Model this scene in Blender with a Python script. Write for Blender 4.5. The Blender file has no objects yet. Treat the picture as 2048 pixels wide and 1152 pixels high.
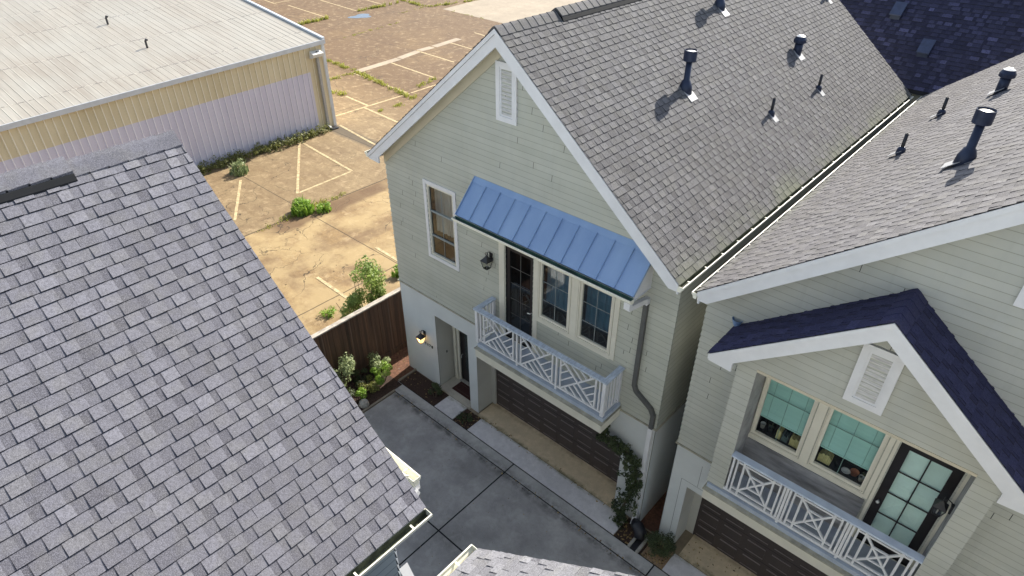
import bpy, bmesh, math, random
from mathutils import Vector
R = math.radians
scn = bpy.context.scene
COL = scn.collection
random.seed(7)

# ------------------------------------------------------------------ camera, sky, sun, exposure
cam_d = bpy.data.cameras.new("camera"); cam = bpy.data.objects.new("camera", cam_d); COL.objects.link(cam)
cam_d.sensor_width = 36.0; cam_d.lens = 36.0 * 1289.8 / 2048.0; cam_d.clip_end = 2000
cam.location = (11.9953, -8.7126, 12.9555); cam.rotation_euler = (R(55.096), 0, R(42.155))
scn.camera = cam
SUN_EL, SUN_AZ = 35.0, -6.5           # azimuth from +Y towards +X
w = bpy.data.worlds.new("World"); scn.world = w; w.use_nodes = True
nt = w.node_tree; bg = nt.nodes["Background"]
sky = nt.nodes.new("ShaderNodeTexSky"); sky.sky_type = 'NISHITA'; sky.sun_disc = False
sky.sun_elevation = R(SUN_EL); sky.sun_rotation = R(SUN_AZ)
nt.links.new(sky.outputs[0], bg.inputs[0]); hs = nt.nodes.new('ShaderNodeHueSaturation'); hs.inputs['Saturation'].default_value = .72; nt.links.new(sky.outputs[0], hs.inputs['Color']); nt.links.new(hs.outputs[0], bg.inputs[0]); bg.inputs[1].default_value = 0.115
sd = bpy.data.lights.new("sun", 'SUN'); sd.energy = 5.0; sd.angle = R(0.5); sd.color = (1.0, 0.94, 0.84)
sun = bpy.data.objects.new("sun", sd); COL.objects.link(sun)
sv = Vector((math.sin(R(SUN_AZ))*math.cos(R(SUN_EL)), math.cos(R(SUN_AZ))*math.cos(R(SUN_EL)), math.sin(R(SUN_EL))))
sun.rotation_euler = sv.to_track_quat('Z', 'Y').to_euler(); sun.location = (0, 40, 40)
scn.view_settings.view_transform = 'Standard'; scn.view_settings.look = 'None'
scn.view_settings.exposure = 1.06; scn.view_settings.gamma = 1.0

# ------------------------------------------------------------------ mesh helper
class MB:
    def __init__(s): s.v = []; s.f = []; s.m = []; s.t = []
    def face(s, pts, m=0, t=0.5):
        n = len(s.v); s.v += [tuple(p) for p in pts]; s.f.append(tuple(range(n, n+len(pts)))); s.m.append(m); s.t.append(t)
    def box(s, x0, x1, y0, y1, z0, z1, m=0, t=0.5):
        if x0 > x1: x0, x1 = x1, x0
        if y0 > y1: y0, y1 = y1, y0
        if z0 > z1: z0, z1 = z1, z0
        s.hexa([(x0,y0,z0),(x1,y0,z0),(x1,y1,z0),(x0,y1,z0),(x0,y0,z1),(x1,y0,z1),(x1,y1,z1),(x0,y1,z1)], m, t)
    def hexa(s, p, m=0, t=0.5):
        n = len(s.v); s.v += [tuple(q) for q in p]
        for f in ((0,3,2,1),(4,5,6,7),(0,1,5,4),(1,2,6,5),(2,3,7,6),(3,0,4,7)):
            s.f.append(tuple(n+i for i in f)); s.m.append(m); s.t.append(t)
    def bar(s, a, b, w, h, up=(0,0,1), m=0, t=0.5):
        a = Vector(a); b = Vector(b); d = (b-a).normalized(); u = Vector(up)
        sd_ = d.cross(u)
        if sd_.length < 1e-4: sd_ = d.cross(Vector((1,0,0)))
        sd_.normalize(); u = sd_.cross(d).normalized()
        sd_ *= w/2; u *= h/2
        s.hexa([a-sd_-u, a+sd_-u, b+sd_-u, b-sd_-u, a-sd_+u, a+sd_+u, b+sd_+u, b-sd_+u], m, t)
    def prism(s, poly, P, d0, d1, m=0, t=0.5):
        """poly of (a,b) extruded along third coordinate; P(a,b,d)->xyz"""
        n = len(poly); k = len(s.v)
        s.v += [tuple(P(a,b,d0)) for a,b in poly] + [tuple(P(a,b,d1)) for a,b in poly]
        s.f.append(tuple(k+i for i in range(n))[::-1]); s.m.append(m); s.t.append(t)
        s.f.append(tuple(k+n+i for i in range(n))); s.m.append(m); s.t.append(t)
        for i in range(n):
            j = (i+1) % n
            s.f.append((k+i, k+j, k+n+j, k+n+i)); s.m.append(m); s.t.append(t)
    def tube(s, pts, r, n=8, m=0, t=0.5, cap=True):
        pts = [Vector(p) for p in pts]; rr = r if isinstance(r, (list, tuple)) else [r]*len(pts)
        rings = []; prev = None
        for i, p in enumerate(pts):
            d = (pts[min(i+1, len(pts)-1)] - pts[max(i-1, 0)]).normalized()
            u = d.orthogonal().normalized() if prev is None else (prev - d*prev.dot(d)).normalized()
            prev = u; v = d.cross(u); k = len(s.v)
            s.v += [tuple(p + (u*math.cos(2*math.pi*j/n) + v*math.sin(2*math.pi*j/n))*rr[i]) for j in range(n)]
            rings.append(k)
        for a, b in zip(rings, rings[1:]):
            for j in range(n):
                s.f.append((a+j, a+(j+1) % n, b+(j+1) % n, b+j)); s.m.append(m); s.t.append(t)
        if cap:
            s.f.append(tuple(rings[0]+j for j in range(n))[::-1]); s.m.append(m); s.t.append(t)
            s.f.append(tuple(rings[-1]+j for j in range(n))); s.m.append(m); s.t.append(t)
    def lathe(s, c, prof, n=20, m=0, t=0.5):
        """prof list of (r,z) about a vertical axis at c"""
        rings = []
        for r, z in prof:
            k = len(s.v); s.v += [(c[0]+r*math.cos(2*math.pi*j/n), c[1]+r*math.sin(2*math.pi*j/n), c[2]+z) for j in range(n)]; rings.append(k)
        for a, b in zip(rings, rings[1:]):
            for j in range(n):
                s.f.append((a+j, a+(j+1) % n, b+(j+1) % n, b+j)); s.m.append(m); s.t.append(t)
        s.f.append(tuple(rings[0]+j for j in range(n))[::-1]); s.m.append(m); s.t.append(t)
        s.f.append(tuple(rings[-1]+j for j in range(n))); s.m.append(m); s.t.append(t)
    def build(s, name, mats, parent=None, smooth=False, label=None):
        o = Vector((0,0,0))
        p = parent
        while p is not None: o += p.location; p = p.parent
        me = bpy.data.meshes.new(name)
        me.from_pydata([(v[0]-o.x, v[1]-o.y, v[2]-o.z) for v in s.v], [], s.f)
        if not isinstance(mats, (list, tuple)): mats = [mats]
        for mt in mats: me.materials.append(mt)
        me.polygons.foreach_set("material_index", s.m)
        at = me.attributes.new("tone", 'FLOAT', 'FACE'); at.data.foreach_set("value", s.t)
        if smooth: me.polygons.foreach_set("use_smooth", [True]*len(me.polygons))
        me.update()
        bm = bmesh.new(); bm.from_mesh(me); bmesh.ops.recalc_face_normals(bm, faces=bm.faces); bm.to_mesh(me); bm.free()
        ob = bpy.data.objects.new(name, me); COL.objects.link(ob)
        if parent is not None: ob.parent = parent
        if label: ob["label"] = label
        return ob
def root(name, loc, label, cat, group=None):
    o = bpy.data.objects.new(name, None); COL.objects.link(o); o.location = loc; o.empty_display_size = .3
    o["label"] = label; o["category"] = cat
    if group: o["group"] = group
    return o
def tag(o, label, cat, group=None):
    o["label"] = label; o["category"] = cat
    if group: o["group"] = group
    return o
def setting(o, kind="structure", label=None, cat=None):
    o["kind"] = kind
    if label: o["label"] = label
    if cat: o["category"] = cat
    return o

# ------------------------------------------------------------------ materials
class NT:
    def __init__(s, name):
        s.m = bpy.data.materials.new(name); s.m.use_nodes = True; s.n = s.m.node_tree.nodes; s.l = s.m.node_tree.links
        s.b = s.n["Principled BSDF"]; s.out = s.n["Material Output"]
        s.pos = s.n.new("ShaderNodeNewGeometry").outputs["Position"]
    def val(s, x, sock):
        if hasattr(x, "links") or hasattr(x, "is_linked"): s.l.new(x, sock)
        else: sock.default_value = x
    def math(s, op, a, b=0.0, c=0.0, clamp=False):
        n = s.n.new("ShaderNodeMath"); n.operation = op; n.use_clamp = clamp
        s.val(a, n.inputs[0]); s.val(b, n.inputs[1]); s.val(c, n.inputs[2]); return n.outputs[0]
    def map(s, sc=(1,1,1), loc=(0,0,0), rot=(0,0,0), src=None):
        n = s.n.new("ShaderNodeMapping"); s.l.new(src or s.pos, n.inputs[0])
        n.inputs["Scale"].default_value = sc; n.inputs["Location"].default_value = loc; n.inputs["Rotation"].default_value = rot; return n.outputs[0]
    def noise(s, scale, detail=4, rough=.55, vec=None, dist=0.0):
        n = s.n.new("ShaderNodeTexNoise"); s.l.new(vec or s.pos, n.inputs["Vector"]); n.inputs["Scale"].default_value = scale
        n.inputs["Detail"].default_value = detail; n.inputs["Roughness"].default_value = rough; n.inputs["Distortion"].default_value = dist; return n.outputs["Fac"]
    def vor(s, scale, vec=None, feat='DISTANCE_TO_EDGE'):
        n = s.n.new("ShaderNodeTexVoronoi"); n.feature = feat; s.l.new(vec or s.pos, n.inputs["Vector"]); n.inputs["Scale"].default_value = scale; return n.outputs["Distance"]
    def ramp(s, x, a, b, c0=0.0, c1=1.0):
        n = s.n.new("ShaderNodeMapRange"); s.val(x, n.inputs[0]); n.inputs[1].default_value = a; n.inputs[2].default_value = b
        n.inputs[3].default_value = c0; n.inputs[4].default_value = c1; return n.outputs[0]
    def mix(s, f, a, b, mode='MIX'):
        n = s.n.new("ShaderNodeMix"); n.data_type = 'RGBA'; n.blend_type = mode
        s.val(f, n.inputs[0])
        for x, i in ((a, 6), (b, 7)):
            if isinstance(x, tuple): n.inputs[i].default_value = (*x, 1)
            else: s.l.new(x, n.inputs[i])
        return n.outputs[2]
    def attr(s, name):
        n = s.n.new("ShaderNodeAttribute"); n.attribute_name = name; return n.outputs["Fac"]
    def xyz(s):
        n = s.n.new("ShaderNodeSeparateXYZ"); s.l.new(s.pos, n.inputs[0]); return n.outputs
    def color(s, c):
        if isinstance(c, tuple): s.b.inputs["Base Color"].default_value = (*c, 1)
        else: s.l.new(c, s.b.inputs["Base Color"])
    def rough(s, r): s.val(r, s.b.inputs["Roughness"])
    def bump(s, h, strength=.3, dist=.01):
        n = s.n.new("ShaderNodeBump"); n.inputs["Strength"].default_value = strength; n.inputs["Distance"].default_value = dist
        s.l.new(h, n.inputs["Height"]); s.l.new(n.outputs[0], s.b.inputs["Normal"])
def simple(name, c, rough=.6, var=.12, scale=3.0, metal=0.0, bump=0.0, bscale=40, spec=None, streak=None):
    k = NT(name); d = tuple(x*(1-var) for x in c); l = tuple(min(1, x*(1+var)) for x in c)
    v = k.map(streak) if streak else None
    col = k.mix(k.ramp(k.noise(scale, 5, .6, v), .3, .7), d, l); k.color(col); k.rough(rough)
    k.b.inputs["Metallic"].default_value = metal
    if spec is not None: k.b.inputs["Specular IOR Level"].default_value = spec
    if bump: k.bump(k.noise(bscale, 3), bump, .004)
    return k.m

def siding_mat(name, c):
    k = NT(name)
    n1 = k.ramp(k.noise(1.3, 5, .6), .35, .68)
    n2 = k.ramp(k.noise(6, 4, .6, k.map((1, 1, .15))), .35, .75)
    col = k.mix(n1, tuple(x*.93 for x in c), tuple(x*1.05 for x in c))
    col = k.mix(k.math('MULTIPLY', n2, .18), col, (c[0]*1.10, c[1]*1.05, c[2]*.86))
    col = k.mix(k.attr('tone'), k.mix(.05, col, (0, 0, 0)), k.mix(.035, col, (1, 1, 1)))
    col = k.mix(k.ramp(k.noise(1, 5, .7, k.map((5, 5, .35))), .55, .8, 0, .22), col, tuple(x*.55 for x in c))
    k.color(col); k.rough(.62); k.bump(k.noise(70, 2, .5, k.map((.3, .3, 2))), .12, .003)
    return k.m
def shingle_mat(name, base, warm=0.0, moss=None, lo=.42, hi=1.62, pw=1.0):
    k = NT(name); t = k.attr("tone")
    fine = k.noise(130, 2, .7); grain = k.noise(38, 3, .7)
    if pw != 1: t = k.math('POWER', t, pw)
    a = k.mix(t, (base[0]*lo, base[1]*lo*.98, base[2]*lo*1.08), tuple(x*hi for x in base))
    a = k.mix(k.ramp(grain, .38, .62, 0, .65), a, tuple(x*.55 for x in base), 'MIX')
    a = k.mix(k.ramp(fine, .46, .66, 0, .6), a, tuple(min(1, x*2.3) for x in base))
    a = k.mix(k.ramp(k.noise(4.5, 3, .6), .45, .62, 0, .45), a, k.mix(1.0, a, (1.06, 1.05, .92), 'MULTIPLY'))
    big = k.ramp(k.noise(.5, 3, .5), .3, .7, 0, .25)
    a = k.mix(big, a, (base[0]*.9+warm, base[1]*.86+warm*.6, base[2]*.78))
    if moss:
        x = k.xyz()[0]; m = k.ramp(k.math('ABSOLUTE', k.math('SUBTRACT', x, moss)), 0, .42, 1, 0)
        m = k.math('MULTIPLY', k.math('MAXIMUM', m, 0.0), k.ramp(k.noise(.9, 4, .6), .4, .65))
        a = k.mix(k.math('MULTIPLY', m, .55), a, (.17, .19, .11))
    k.color(a); k.rough(.9); k.b.inputs["Specular IOR Level"].default_value = .25
    k.bump(k.noise(170, 2, .8), .5, .004)
    return k.m

M = {}
M['sidA'] = siding_mat('sage_siding', (.455, .462, .398))
M['sidB'] = siding_mat('sage_siding_light', (.455, .46, .41))
M['sidC'] = siding_mat('blue_siding', (.33, .39, .44))
for q_, c_ in (('sidA', (.30, .31, .26)), ('sidB', (.31, .315, .27)), ('sidC', (.18, .21, .235))): M[q_+'_lap'] = siding_mat('siding_lap_edge', c_)  # darker siding copies: shade line at each lap put into the colour
M['barteal'] = simple('dim_teal_bar', (.16, .27, .24), .6)
M['barpaint'] = simple('pale_bar_paint', (.24, .27, .27), .6)
M['white'] = simple('white_trim_paint', (.70, .70, .71), .5, .05, 4)
M['cream'] = simple('cream_trim_paint', (.68, .65, .55), .5, .06, 3)
M['creamwall'] = simple('pale_panel_paint', (.60, .62, .61), .6, .06, 1.2, bump=.1)
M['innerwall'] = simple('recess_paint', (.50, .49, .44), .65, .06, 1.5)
M['soffit'] = simple('soffit_paint', (.55, .50, .38), .7, .05, 2)
M['gutter'] = simple('cream_gutter_metal', (.80, .78, .66), .4, .06, 5)
M['gutterin'] = simple('gutter_grime', (.10, .11, .07), .9, .6, 7)
M['gutteringreen'] = simple('green_awning_gutter', (.05, .11, .08), .6, .5, 6)
M['roofA'] = shingle_mat('grey_shingle', (.113, .112, .116), .0, 8.2)
M['roofB'] = shingle_mat('grey_shingle_warm', (.142, .138, .143), .003, 8.3)
M['roofC'] = shingle_mat('slate_grey_shingle', (.156, .155, .176), .0)
M['roofD'] = shingle_mat('pale_grey_shingle', (.215, .213, .225), .0)
M['roofE'] = shingle_mat('charcoal_shingle', (.030, .030, .056), .0, None, .55, 5.0, 3.0)  # shade of the slope turned from the sun is in this colour
M['roofP'] = shingle_mat('navy_shingle', (.036, .037, .082), .0, None, .75, 1.9, 1.6)  # dark blue of the shaded bay roof, put into the base colour
M['shadowgran'] = simple('dark_shadow_line_granules', (.012, .012, .017), .95, .3, 20)  # shadow-band granules, also the painted shade around raised tabs
M['deck'] = simple('roof_underlay', (.03, .03, .035), .9)
M['darkmetal'] = simple('dark_galvanised_metal', (.022, .032, .065), .45, .25, 9, metal=.2)
M['capmetal'] = simple('bright_galvanised_metal', (.72, .72, .70), .35, .1, 9, metal=.6)
M['flash'] = simple('lead_flashing', (.40, .40, .40), .5, .15, 9, metal=.3)
M['black'] = simple('black_iron', (.025, .025, .028), .45, .2, 8)
M['blackplastic'] = simple('black_plastic', (.02, .02, .025), .4, .3, 8)
k = NT('blue_standing_seam_metal'); n = k.ramp(k.noise(2.2, 4, .6, k.map((1, .4, .4))), .3, .7); k.bump(k.noise(3.5, 2), .25, .02)
k.color(k.mix(n, (.235, .35, .56), (.295, .42, .62))); k.b.inputs["Metallic"].default_value = .25; k.rough(.42); M['awning'] = k.m
M['downgrey'] = simple('grey_downspout_metal', (.10, .10, .095), .5, .1, 5)
M['slab'] = simple('balcony_membrane', (.42, .47, .55), .6, .15, 3)
M['ledge'] = simple('weathered_ledge', (.37, .35, .27), .7, .3, 5)
M['garage'] = simple('brown_garage_door', (.060, .047, .045), .5, .12, 3)
M['garagehi'] = simple('brown_garage_door_groove', (.21, .18, .175), .5, .1, 3)
M['door'] = simple('dark_door_paint', (.018, .015, .016), .35, .15, 3)
M['interior'] = simple('room_dark', (.012, .013, .015), .9, .2, 3)
M['blind'] = simple('teal_blind', (.34, .57, .51), .8, .06, 4, streak=(.2, .2, 3))
M['blindpale'] = simple('pale_blind', (.66, .82, .76), .8, .06, 4)
M['curtain'] = simple('dim_curtain', (.09, .17, .22), .8, .12, 2, streak=(2, 2, .3))
M['curtaintan'] = simple('tan_curtain', (.50, .41, .34), .8, .25, 2, streak=(4, 4, .6))  # tan reflection in the left window, put into a sheet's colour
M['louver'] = simple('weathered_louver', (.62, .60, .57), .8, .25, 20, streak=(.3, .3, 4))
def glass(name, tint, base_refl=.05):
    k = NT(name); k.n.remove(k.b)
    tr = k.n.new("ShaderNodeBsdfTransparent"); tr.inputs[0].default_value = (*tint, 1)
    gl = k.n.new("ShaderNodeBsdfGlossy"); gl.inputs["Roughness"].default_value = .03; gl.inputs[0].default_value = (1, 1, 1, 1)
    lw = k.n.new("ShaderNodeLayerWeight"); lw.inputs[0].default_value = .5
    f = k.math('ADD', k.math('MULTIPLY', k.math('POWER', lw.outputs["Facing"], 5.0), .9), base_refl)
    mx = k.n.new("ShaderNodeMixShader"); k.l.new(f, mx.inputs[0]); k.l.new(tr.outputs[0], mx.inputs[1]); k.l.new(gl.outputs[0], mx.inputs[2])
    k.l.new(mx.outputs[0], k.out.inputs[0]); return k.m
M['glass'] = glass('window_glass', (.90, .95, .95), .05)
M['glassdark'] = glass('window_glass_dark', (.62, .74, .80), .09)
k = NT('lantern_lit_glass'); k.color((.9, .7, .4)); k.b.inputs["Emission Color"].default_value = (1.0, .62, .25, 1); k.b.inputs["Emission Strength"].default_value = .9; M['litglass'] = k.m
M['lampglass'] = glass('lantern_clear_glass', (.8, .8, .78), .05)
# concrete
def concrete(name, c, stain=.45, edges=(), sc=1.0):
    k = NT(name)
    a = k.mix(k.ramp(k.noise(.8*sc, 6, .62), .3, .72), tuple(x*(1-stain) for x in c), tuple(x*(1+stain*.45) for x in c))
    a = k.mix(k.ramp(k.noise(7*sc, 6, .75), .38, .68, 0, .42), a, tuple(x*.55 for x in c)); a = k.mix(k.ramp(k.noise(2.6*sc, 5, .7, dist=.5), .52, .72, 0, .3), a, tuple(min(1, x*1.5) for x in c))
    a = k.mix(k.ramp(k.noise(60, 3, .7), .45, .8, 0, .3), a, tuple(min(1, x*1.35) for x in c))
    spots = k.ramp(k.vor(3.5, feat='F1'), .018, .035, .7, 0)
    a = k.mix(k.math('MAXIMUM', spots, 0.0), a, tuple(x*.35 for x in c))
    for e_, w_, st_, cl_ in edges:   # mildew along a joint: line y = e_
        yy = k.math('ADD', k.xyz()[1], k.math('MULTIPLY', k.math('SUBTRACT', k.noise(1.7, 4, .6), .5), .22))
        m_ = k.ramp(k.math('ABSOLUTE', k.math('SUBTRACT', yy, e_)), 0, w_, 1, 0); m_ = k.math('MINIMUM', k.math('MAXIMUM', m_, 0.0), 1.0)
        a = k.mix(k.math('MULTIPLY', k.math('MULTIPLY', m_, k.ramp(k.noise(3.5, 4, .7), .35, .6, 0, 1)), st_), a, cl_)
    k.color(a); k.rough(.85); k.bump(k.noise(90, 4, .7), .25, .004)
    return k.m
M['drive'] = concrete('driveway_concrete', (.40, .38, .36), .5, [(-1.08, .16, .8, (.07, .07, .065)), (-3.3, .2, .3, (.12, .12, .115))])
M['band'] = concrete('kerb_band_concrete', (.46, .445, .42), .28, [(-.95, .12, .55, (.12, .115, .10))])
M['walk'] = concrete('walkway_concrete', (.68, .65, .64), .14, [(-.13, .06, .7, (.22, .22, .12))])
M['apron'] = concrete('tan_apron_concrete', (.66, .53, .35), .2, [(-.10, .10, .8, (.12, .11, .05)), (.52, .10, .5, (.2, .14, .08))])
M['porch'] = concrete('porch_concrete', (.50, .46, .38), .2)
M['edging'] = concrete('bed_edging', (.27, .23, .17), .3)
M['joint'] = simple('joint_filler', (.008, .008, .008), .9, .3)
M['mulch'] = simple('bark_mulch', (.045, .025, .018), .95, .7, 30, bump=1.0, bscale=60)
M['soil'] = simple('reddish_soil', (.13, .06, .035), .95, .5, 14, bump=.8, bscale=50)
M['gravel'] = simple('tan_gravel', (.30, .20, .12), .9, .7, 55, bump=1.0, bscale=90)
M['stone'] = simple('pale_stone', (.34, .32, .28), .85, .3, 9, bump=.6)
k = NT('fence_wood'); sv_ = k.map((.4, 9, .22))
a = k.mix(k.ramp(k.noise(1, 5, .6, sv_), .3, .7), (.035, .021, .015), (.20, .105, .06))
a = k.mix(k.ramp(k.noise(14, 4, .6, k.map((1, 3, .2))), .4, .75, 0, .6), a, (.07, .045, .03)); a = k.mix(k.math('MULTIPLY', k.attr('tone'), .55), a, (.022, .014, .010)); a = k.mix(k.ramp(k.noise(1, 3, .6, k.map((1, 11, .1))), .60, .68, 0, .5), a, (.28, .19, .14))
k.color(a); k.rough(.85); M['wood'] = k.m
M['woodcap'] = simple('weathered_cap_board', (.36, .32, .27), .85, .4, 5, streak=(3, 1, 1))
def leaf(name, a, b, tr=.25):
    k = NT(name); k.color(k.mix(k.attr('tone'), a, b)); k.rough(.5); k.b.inputs["Specular IOR Level"].default_value = .4
    tl = k.n.new("ShaderNodeBsdfTranslucent"); k.l.new(k.mix(k.attr('tone'), tuple(x*1.3 for x in a), tuple(min(1, x*1.4) for x in b)), tl.inputs[0])
    mx = k.n.new("ShaderNodeMixShader"); mx.inputs[0].default_value = tr
    k.l.new(k.b.outputs[0], mx.inputs[1]); k.l.new(tl.outputs[0], mx.inputs[2]); k.l.new(mx.outputs[0], k.out.inputs[0]); return k.m
M['leaf'] = leaf('green_leaf', (.06, .11, .015), (.38, .48, .14), .5)
M['leafdark'] = leaf('dark_leaf', (.014, .026, .010), (.085, .11, .04), .15)
M['leafbright'] = leaf('bright_leaf', (.09, .18, .015), (.32, .48, .07), .3)
M['leafpale'] = leaf('variegated_leaf', (.06, .10, .03), (.40, .45, .22), .25)
M['leafolive'] = leaf('olive_leaf', (.07, .085, .02), (.30, .30, .09), .25)
M['grass'] = leaf('weed_blade', (.16, .18, .03), (.46, .46, .10), .3)
M['bark'] = simple('shrub_bark', (.10, .07, .05), .9, .3, 20)
# warehouse
k = NT('galvanised_roof_sheet'); x_, y_, z_ = k.xyz()
a = k.mix(k.ramp(k.noise(1, 6, .65, k.map((.16, 2.6, 1))), .3, .7), (.33, .29, .235), (.45, .415, .35))
a = k.mix(k.ramp(k.noise(1, 5, .7, k.map((.5, 9, 1))), .42, .72, 0, .5), a, (.21, .19, .16))
a = k.mix(k.ramp(k.noise(.35, 3), .4, .7, 0, .5), a, (.43, .42, .37))
k.color(a); k.rough(.5); k.b.inputs["Metallic"].default_value = .15; M['sheet'] = k.m
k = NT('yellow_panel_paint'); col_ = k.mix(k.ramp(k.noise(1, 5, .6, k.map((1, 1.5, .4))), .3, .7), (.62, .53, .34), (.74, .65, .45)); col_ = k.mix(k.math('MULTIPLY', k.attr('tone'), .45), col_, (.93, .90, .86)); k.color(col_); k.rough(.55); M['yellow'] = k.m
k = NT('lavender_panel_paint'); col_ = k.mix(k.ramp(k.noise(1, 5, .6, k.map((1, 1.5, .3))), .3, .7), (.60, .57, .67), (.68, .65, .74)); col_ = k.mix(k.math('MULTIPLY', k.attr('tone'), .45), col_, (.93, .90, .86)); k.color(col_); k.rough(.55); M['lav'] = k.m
M['trimblue'] = simple('pale_eave_metal', (.60, .64, .68), .4, .08, 3, metal=.2)
k = NT('roof_lap_sealant'); k.color(k.mix(k.ramp(k.noise(1, 4, .7, k.map((.5, 3.2, 1))), .46, .54), (.17, .165, .15), (.50, .46, .39))); M['seam'] = k.m
# paint
def paint(name, c, under):
    k = NT(name); wear = k.ramp(k.noise(5, 7, .8), .43, .60, .12, .9)
    k.color(k.mix(wear, c, under)); k.rough(.8); return k.m
M['paint'] = paint('worn_yellow_paint', (.58, .47, .26), (.27, .19, .10))
M['strip'] = concrete('pale_concrete_strip', (.38, .31, .225), .25)
# parking lot
k = NT('old_parking_concrete'); X, Y, Z = k.xyz()
n1 = k.ramp(k.noise(.16, 6, .6, dist=.6), .35, .65); n2 = k.noise(1.1, 6, .68); n3 = k.noise(6, 5, .7)
base = k.mix(n1, (.17, .105, .048), (.38, .27, .145))
up = k.math('LESS_THAN', X, -10.75)
far = k.ramp(Y, 12.5, 17.5)
far2 = k.math('MULTIPLY', k.math('MAXIMUM', k.math('MINIMUM', far, 1.0), 0.0), k.ramp(k.noise(.22, 5, .6), .22, .5))
near_up = k.math('MULTIPLY', up, k.math('SUBTRACT', 1.0, k.math('MINIMUM', k.math('MAXIMUM', far, 0.0), 1.0)))
base = k.mix(k.math('MULTIPLY', near_up, .65), base, (.33, .27, .185))
base = k.mix(k.math('MULTIPLY', k.math('MINIMUM', k.math('MAXIMUM', far2, 0.0), 1.0), .95), base, (.125, .072, .036))
base = k.mix(k.ramp(n2, .42, .68, 0, .6), base, (.185, .125, .075))
base = k.mix(k.ramp(k.noise(2.3, 6, .7, dist=.4), .52, .70, 0, .55), base, (.66, .54, .38))
base = k.mix(k.ramp(n3, .45, .7, 0, .5), base, (.14, .095, .06)); base = k.mix(k.ramp(k.noise(17, 4, .8), .55, .75, 0, .55), base, (.62, .52, .38))
def band(v, c, wd, soft=.06):
    return k.ramp(k.math('ABSOLUTE', k.math('SUBTRACT', v, c)), wd, wd+soft, 1, 0)
def clampm(a): return k.math('MINIMUM', k.math('MAXIMUM', a, 0.0), 1.0)
low = k.math('GREATER_THAN', X, -10.75)
wob = k.math('ADD', Y, k.math('MULTIPLY', k.noise(.8, 3), .5)); wox = k.math('ADD', X, k.math('MULTIPLY', k.noise(.7, 3), .6))
st = k.math('MAXIMUM', clampm(band(wox, -6.9, .30, .12)), clampm(band(wox, -4.6, .25, .12)))
st = k.math('MAXIMUM', st, clampm(band(wob, .45, .30, .15))); st = k.math('MAXIMUM', st, clampm(band(wob, 2.4, .28, .15)))
st = k.math('MULTIPLY', k.math('MULTIPLY', st, low), k.ramp(k.noise(.6, 3), .35, .55, 0, .62))
base = k.mix(clampm(st), base, (.20, .135, .085))
# damp brown patch along the step
fl_ = lambda v_, c_: k.math('FLOOR', k.math('DIVIDE', k.math('ADD', v_, .6), c_))
cx_ = k.n.new("ShaderNodeCombineXYZ"); k.l.new(fl_(X, 5.2), cx_.inputs[0]); k.l.new(fl_(Y, 6.4), cx_.inputs[1])
wn_ = k.n.new("ShaderNodeTexWhiteNoise"); wn_.noise_dimensions = '2D'; k.l.new(cx_.outputs[0], wn_.inputs["Vector"])
base = k.mix(k.math('MULTIPLY', wn_.outputs["Value"], .22), base, (.13, .075, .035)); base = k.mix(k.math('MULTIPLY', clampm(k.ramp(k.noise(1, 5, .7, k.map((.5, 2.4, 1))), .5, .72, 0, .6)), 1.0), base, (.16, .10, .05))
low_s = k.math('MULTIPLY', low, clampm(k.ramp(k.noise(.5, 5, .6), .42, .56, 0, .6))); base = k.mix(low_s, base, (.50, .40, .24))
dp = k.math('MULTIPLY', clampm(band(k.math('ADD', X, k.math('MULTIPLY', k.noise(.5, 3), .9)), -9.85, .36, .3)), clampm(band(Y, 4.4, 2.6, .8)))
base = k.mix(k.math('MULTIPLY', dp, .75), base, (.13, .075, .042))
# dark streak from the warehouse corner
ds = k.math('MULTIPLY', clampm(band(k.math('ADD', Y, k.math('MULTIPLY', k.noise(1.5, 3), .4)), 10.05, .28, .25)), clampm(band(X, -16.3, 1.9, .8)))
base = k.mix(k.math('MULTIPLY', ds, .8), base, (.10, .085, .07))
# cracks and joints
dv = k.n.new("ShaderNodeVectorMath"); dv.operation = 'ADD'
nz = k.n.new("ShaderNodeTexNoise"); k.l.new(k.pos, nz.inputs["Vector"]); nz.inputs["Scale"].default_value = .9; nz.inputs["Detail"].default_value = 5
sc_ = k.n.new("ShaderNodeVectorMath"); sc_.operation = 'SCALE'; k.l.new(nz.outputs["Color"], sc_.inputs[0]); sc_.inputs["Scale"].default_value = 1.6
k.l.new(k.pos, dv.inputs[0]); k.l.new(sc_.outputs[0], dv.inputs[1])
cr = k.ramp(k.vor(.21, dv.outputs[0]), .0015, .0045, .9, 0)
cr = k.math('MULTIPLY', clampm(cr), k.ramp(k.noise(.35, 2), .42, .55))
c2 = k.math('MULTIPLY', clampm(k.ramp(k.vor(.62, dv.outputs[0]), .003, .009, .8, 0)), clampm(k.ramp(k.noise(.3, 2), .52, .58)))
cr = k.math('MAXIMUM', cr, c2)
jt = clampm(band(X, -10.75, .025, .02))
for c, wd in ((3.4, .012), (9.6, .012), (-2.7, .012), (16.5, .012), (23, .012)):
    jt = k.math('MAXIMUM', jt, clampm(band(k.math('ADD', Y, k.math('MULTIPLY', k.noise(3, 2), .03)), c, wd, .015)))
for c in (-19.9, -25.3, -33.6, -40.3, -4.6):
    jt = k.math('MAXIMUM', jt, clampm(band(k.math('ADD', X, k.math('MULTIPLY', k.noise(2, 2), .05)), c, .012, .02)))
base = k.mix(k.math('MAXIMUM', clampm(cr), k.math('MULTIPLY', jt, .85)), base, (.05, .035, .02))
base = k.mix(1.0, base, (.84, .78, .63), 'MULTIPLY'); k.color(base); k.rough(.85); k.bump(k.noise(25, 6, .75), .5, .02); M['lot'] = k.m
k = NT('puddle_water'); k.color((.05, .07, .10)); k.rough(.05); M['water'] = k.m
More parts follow.
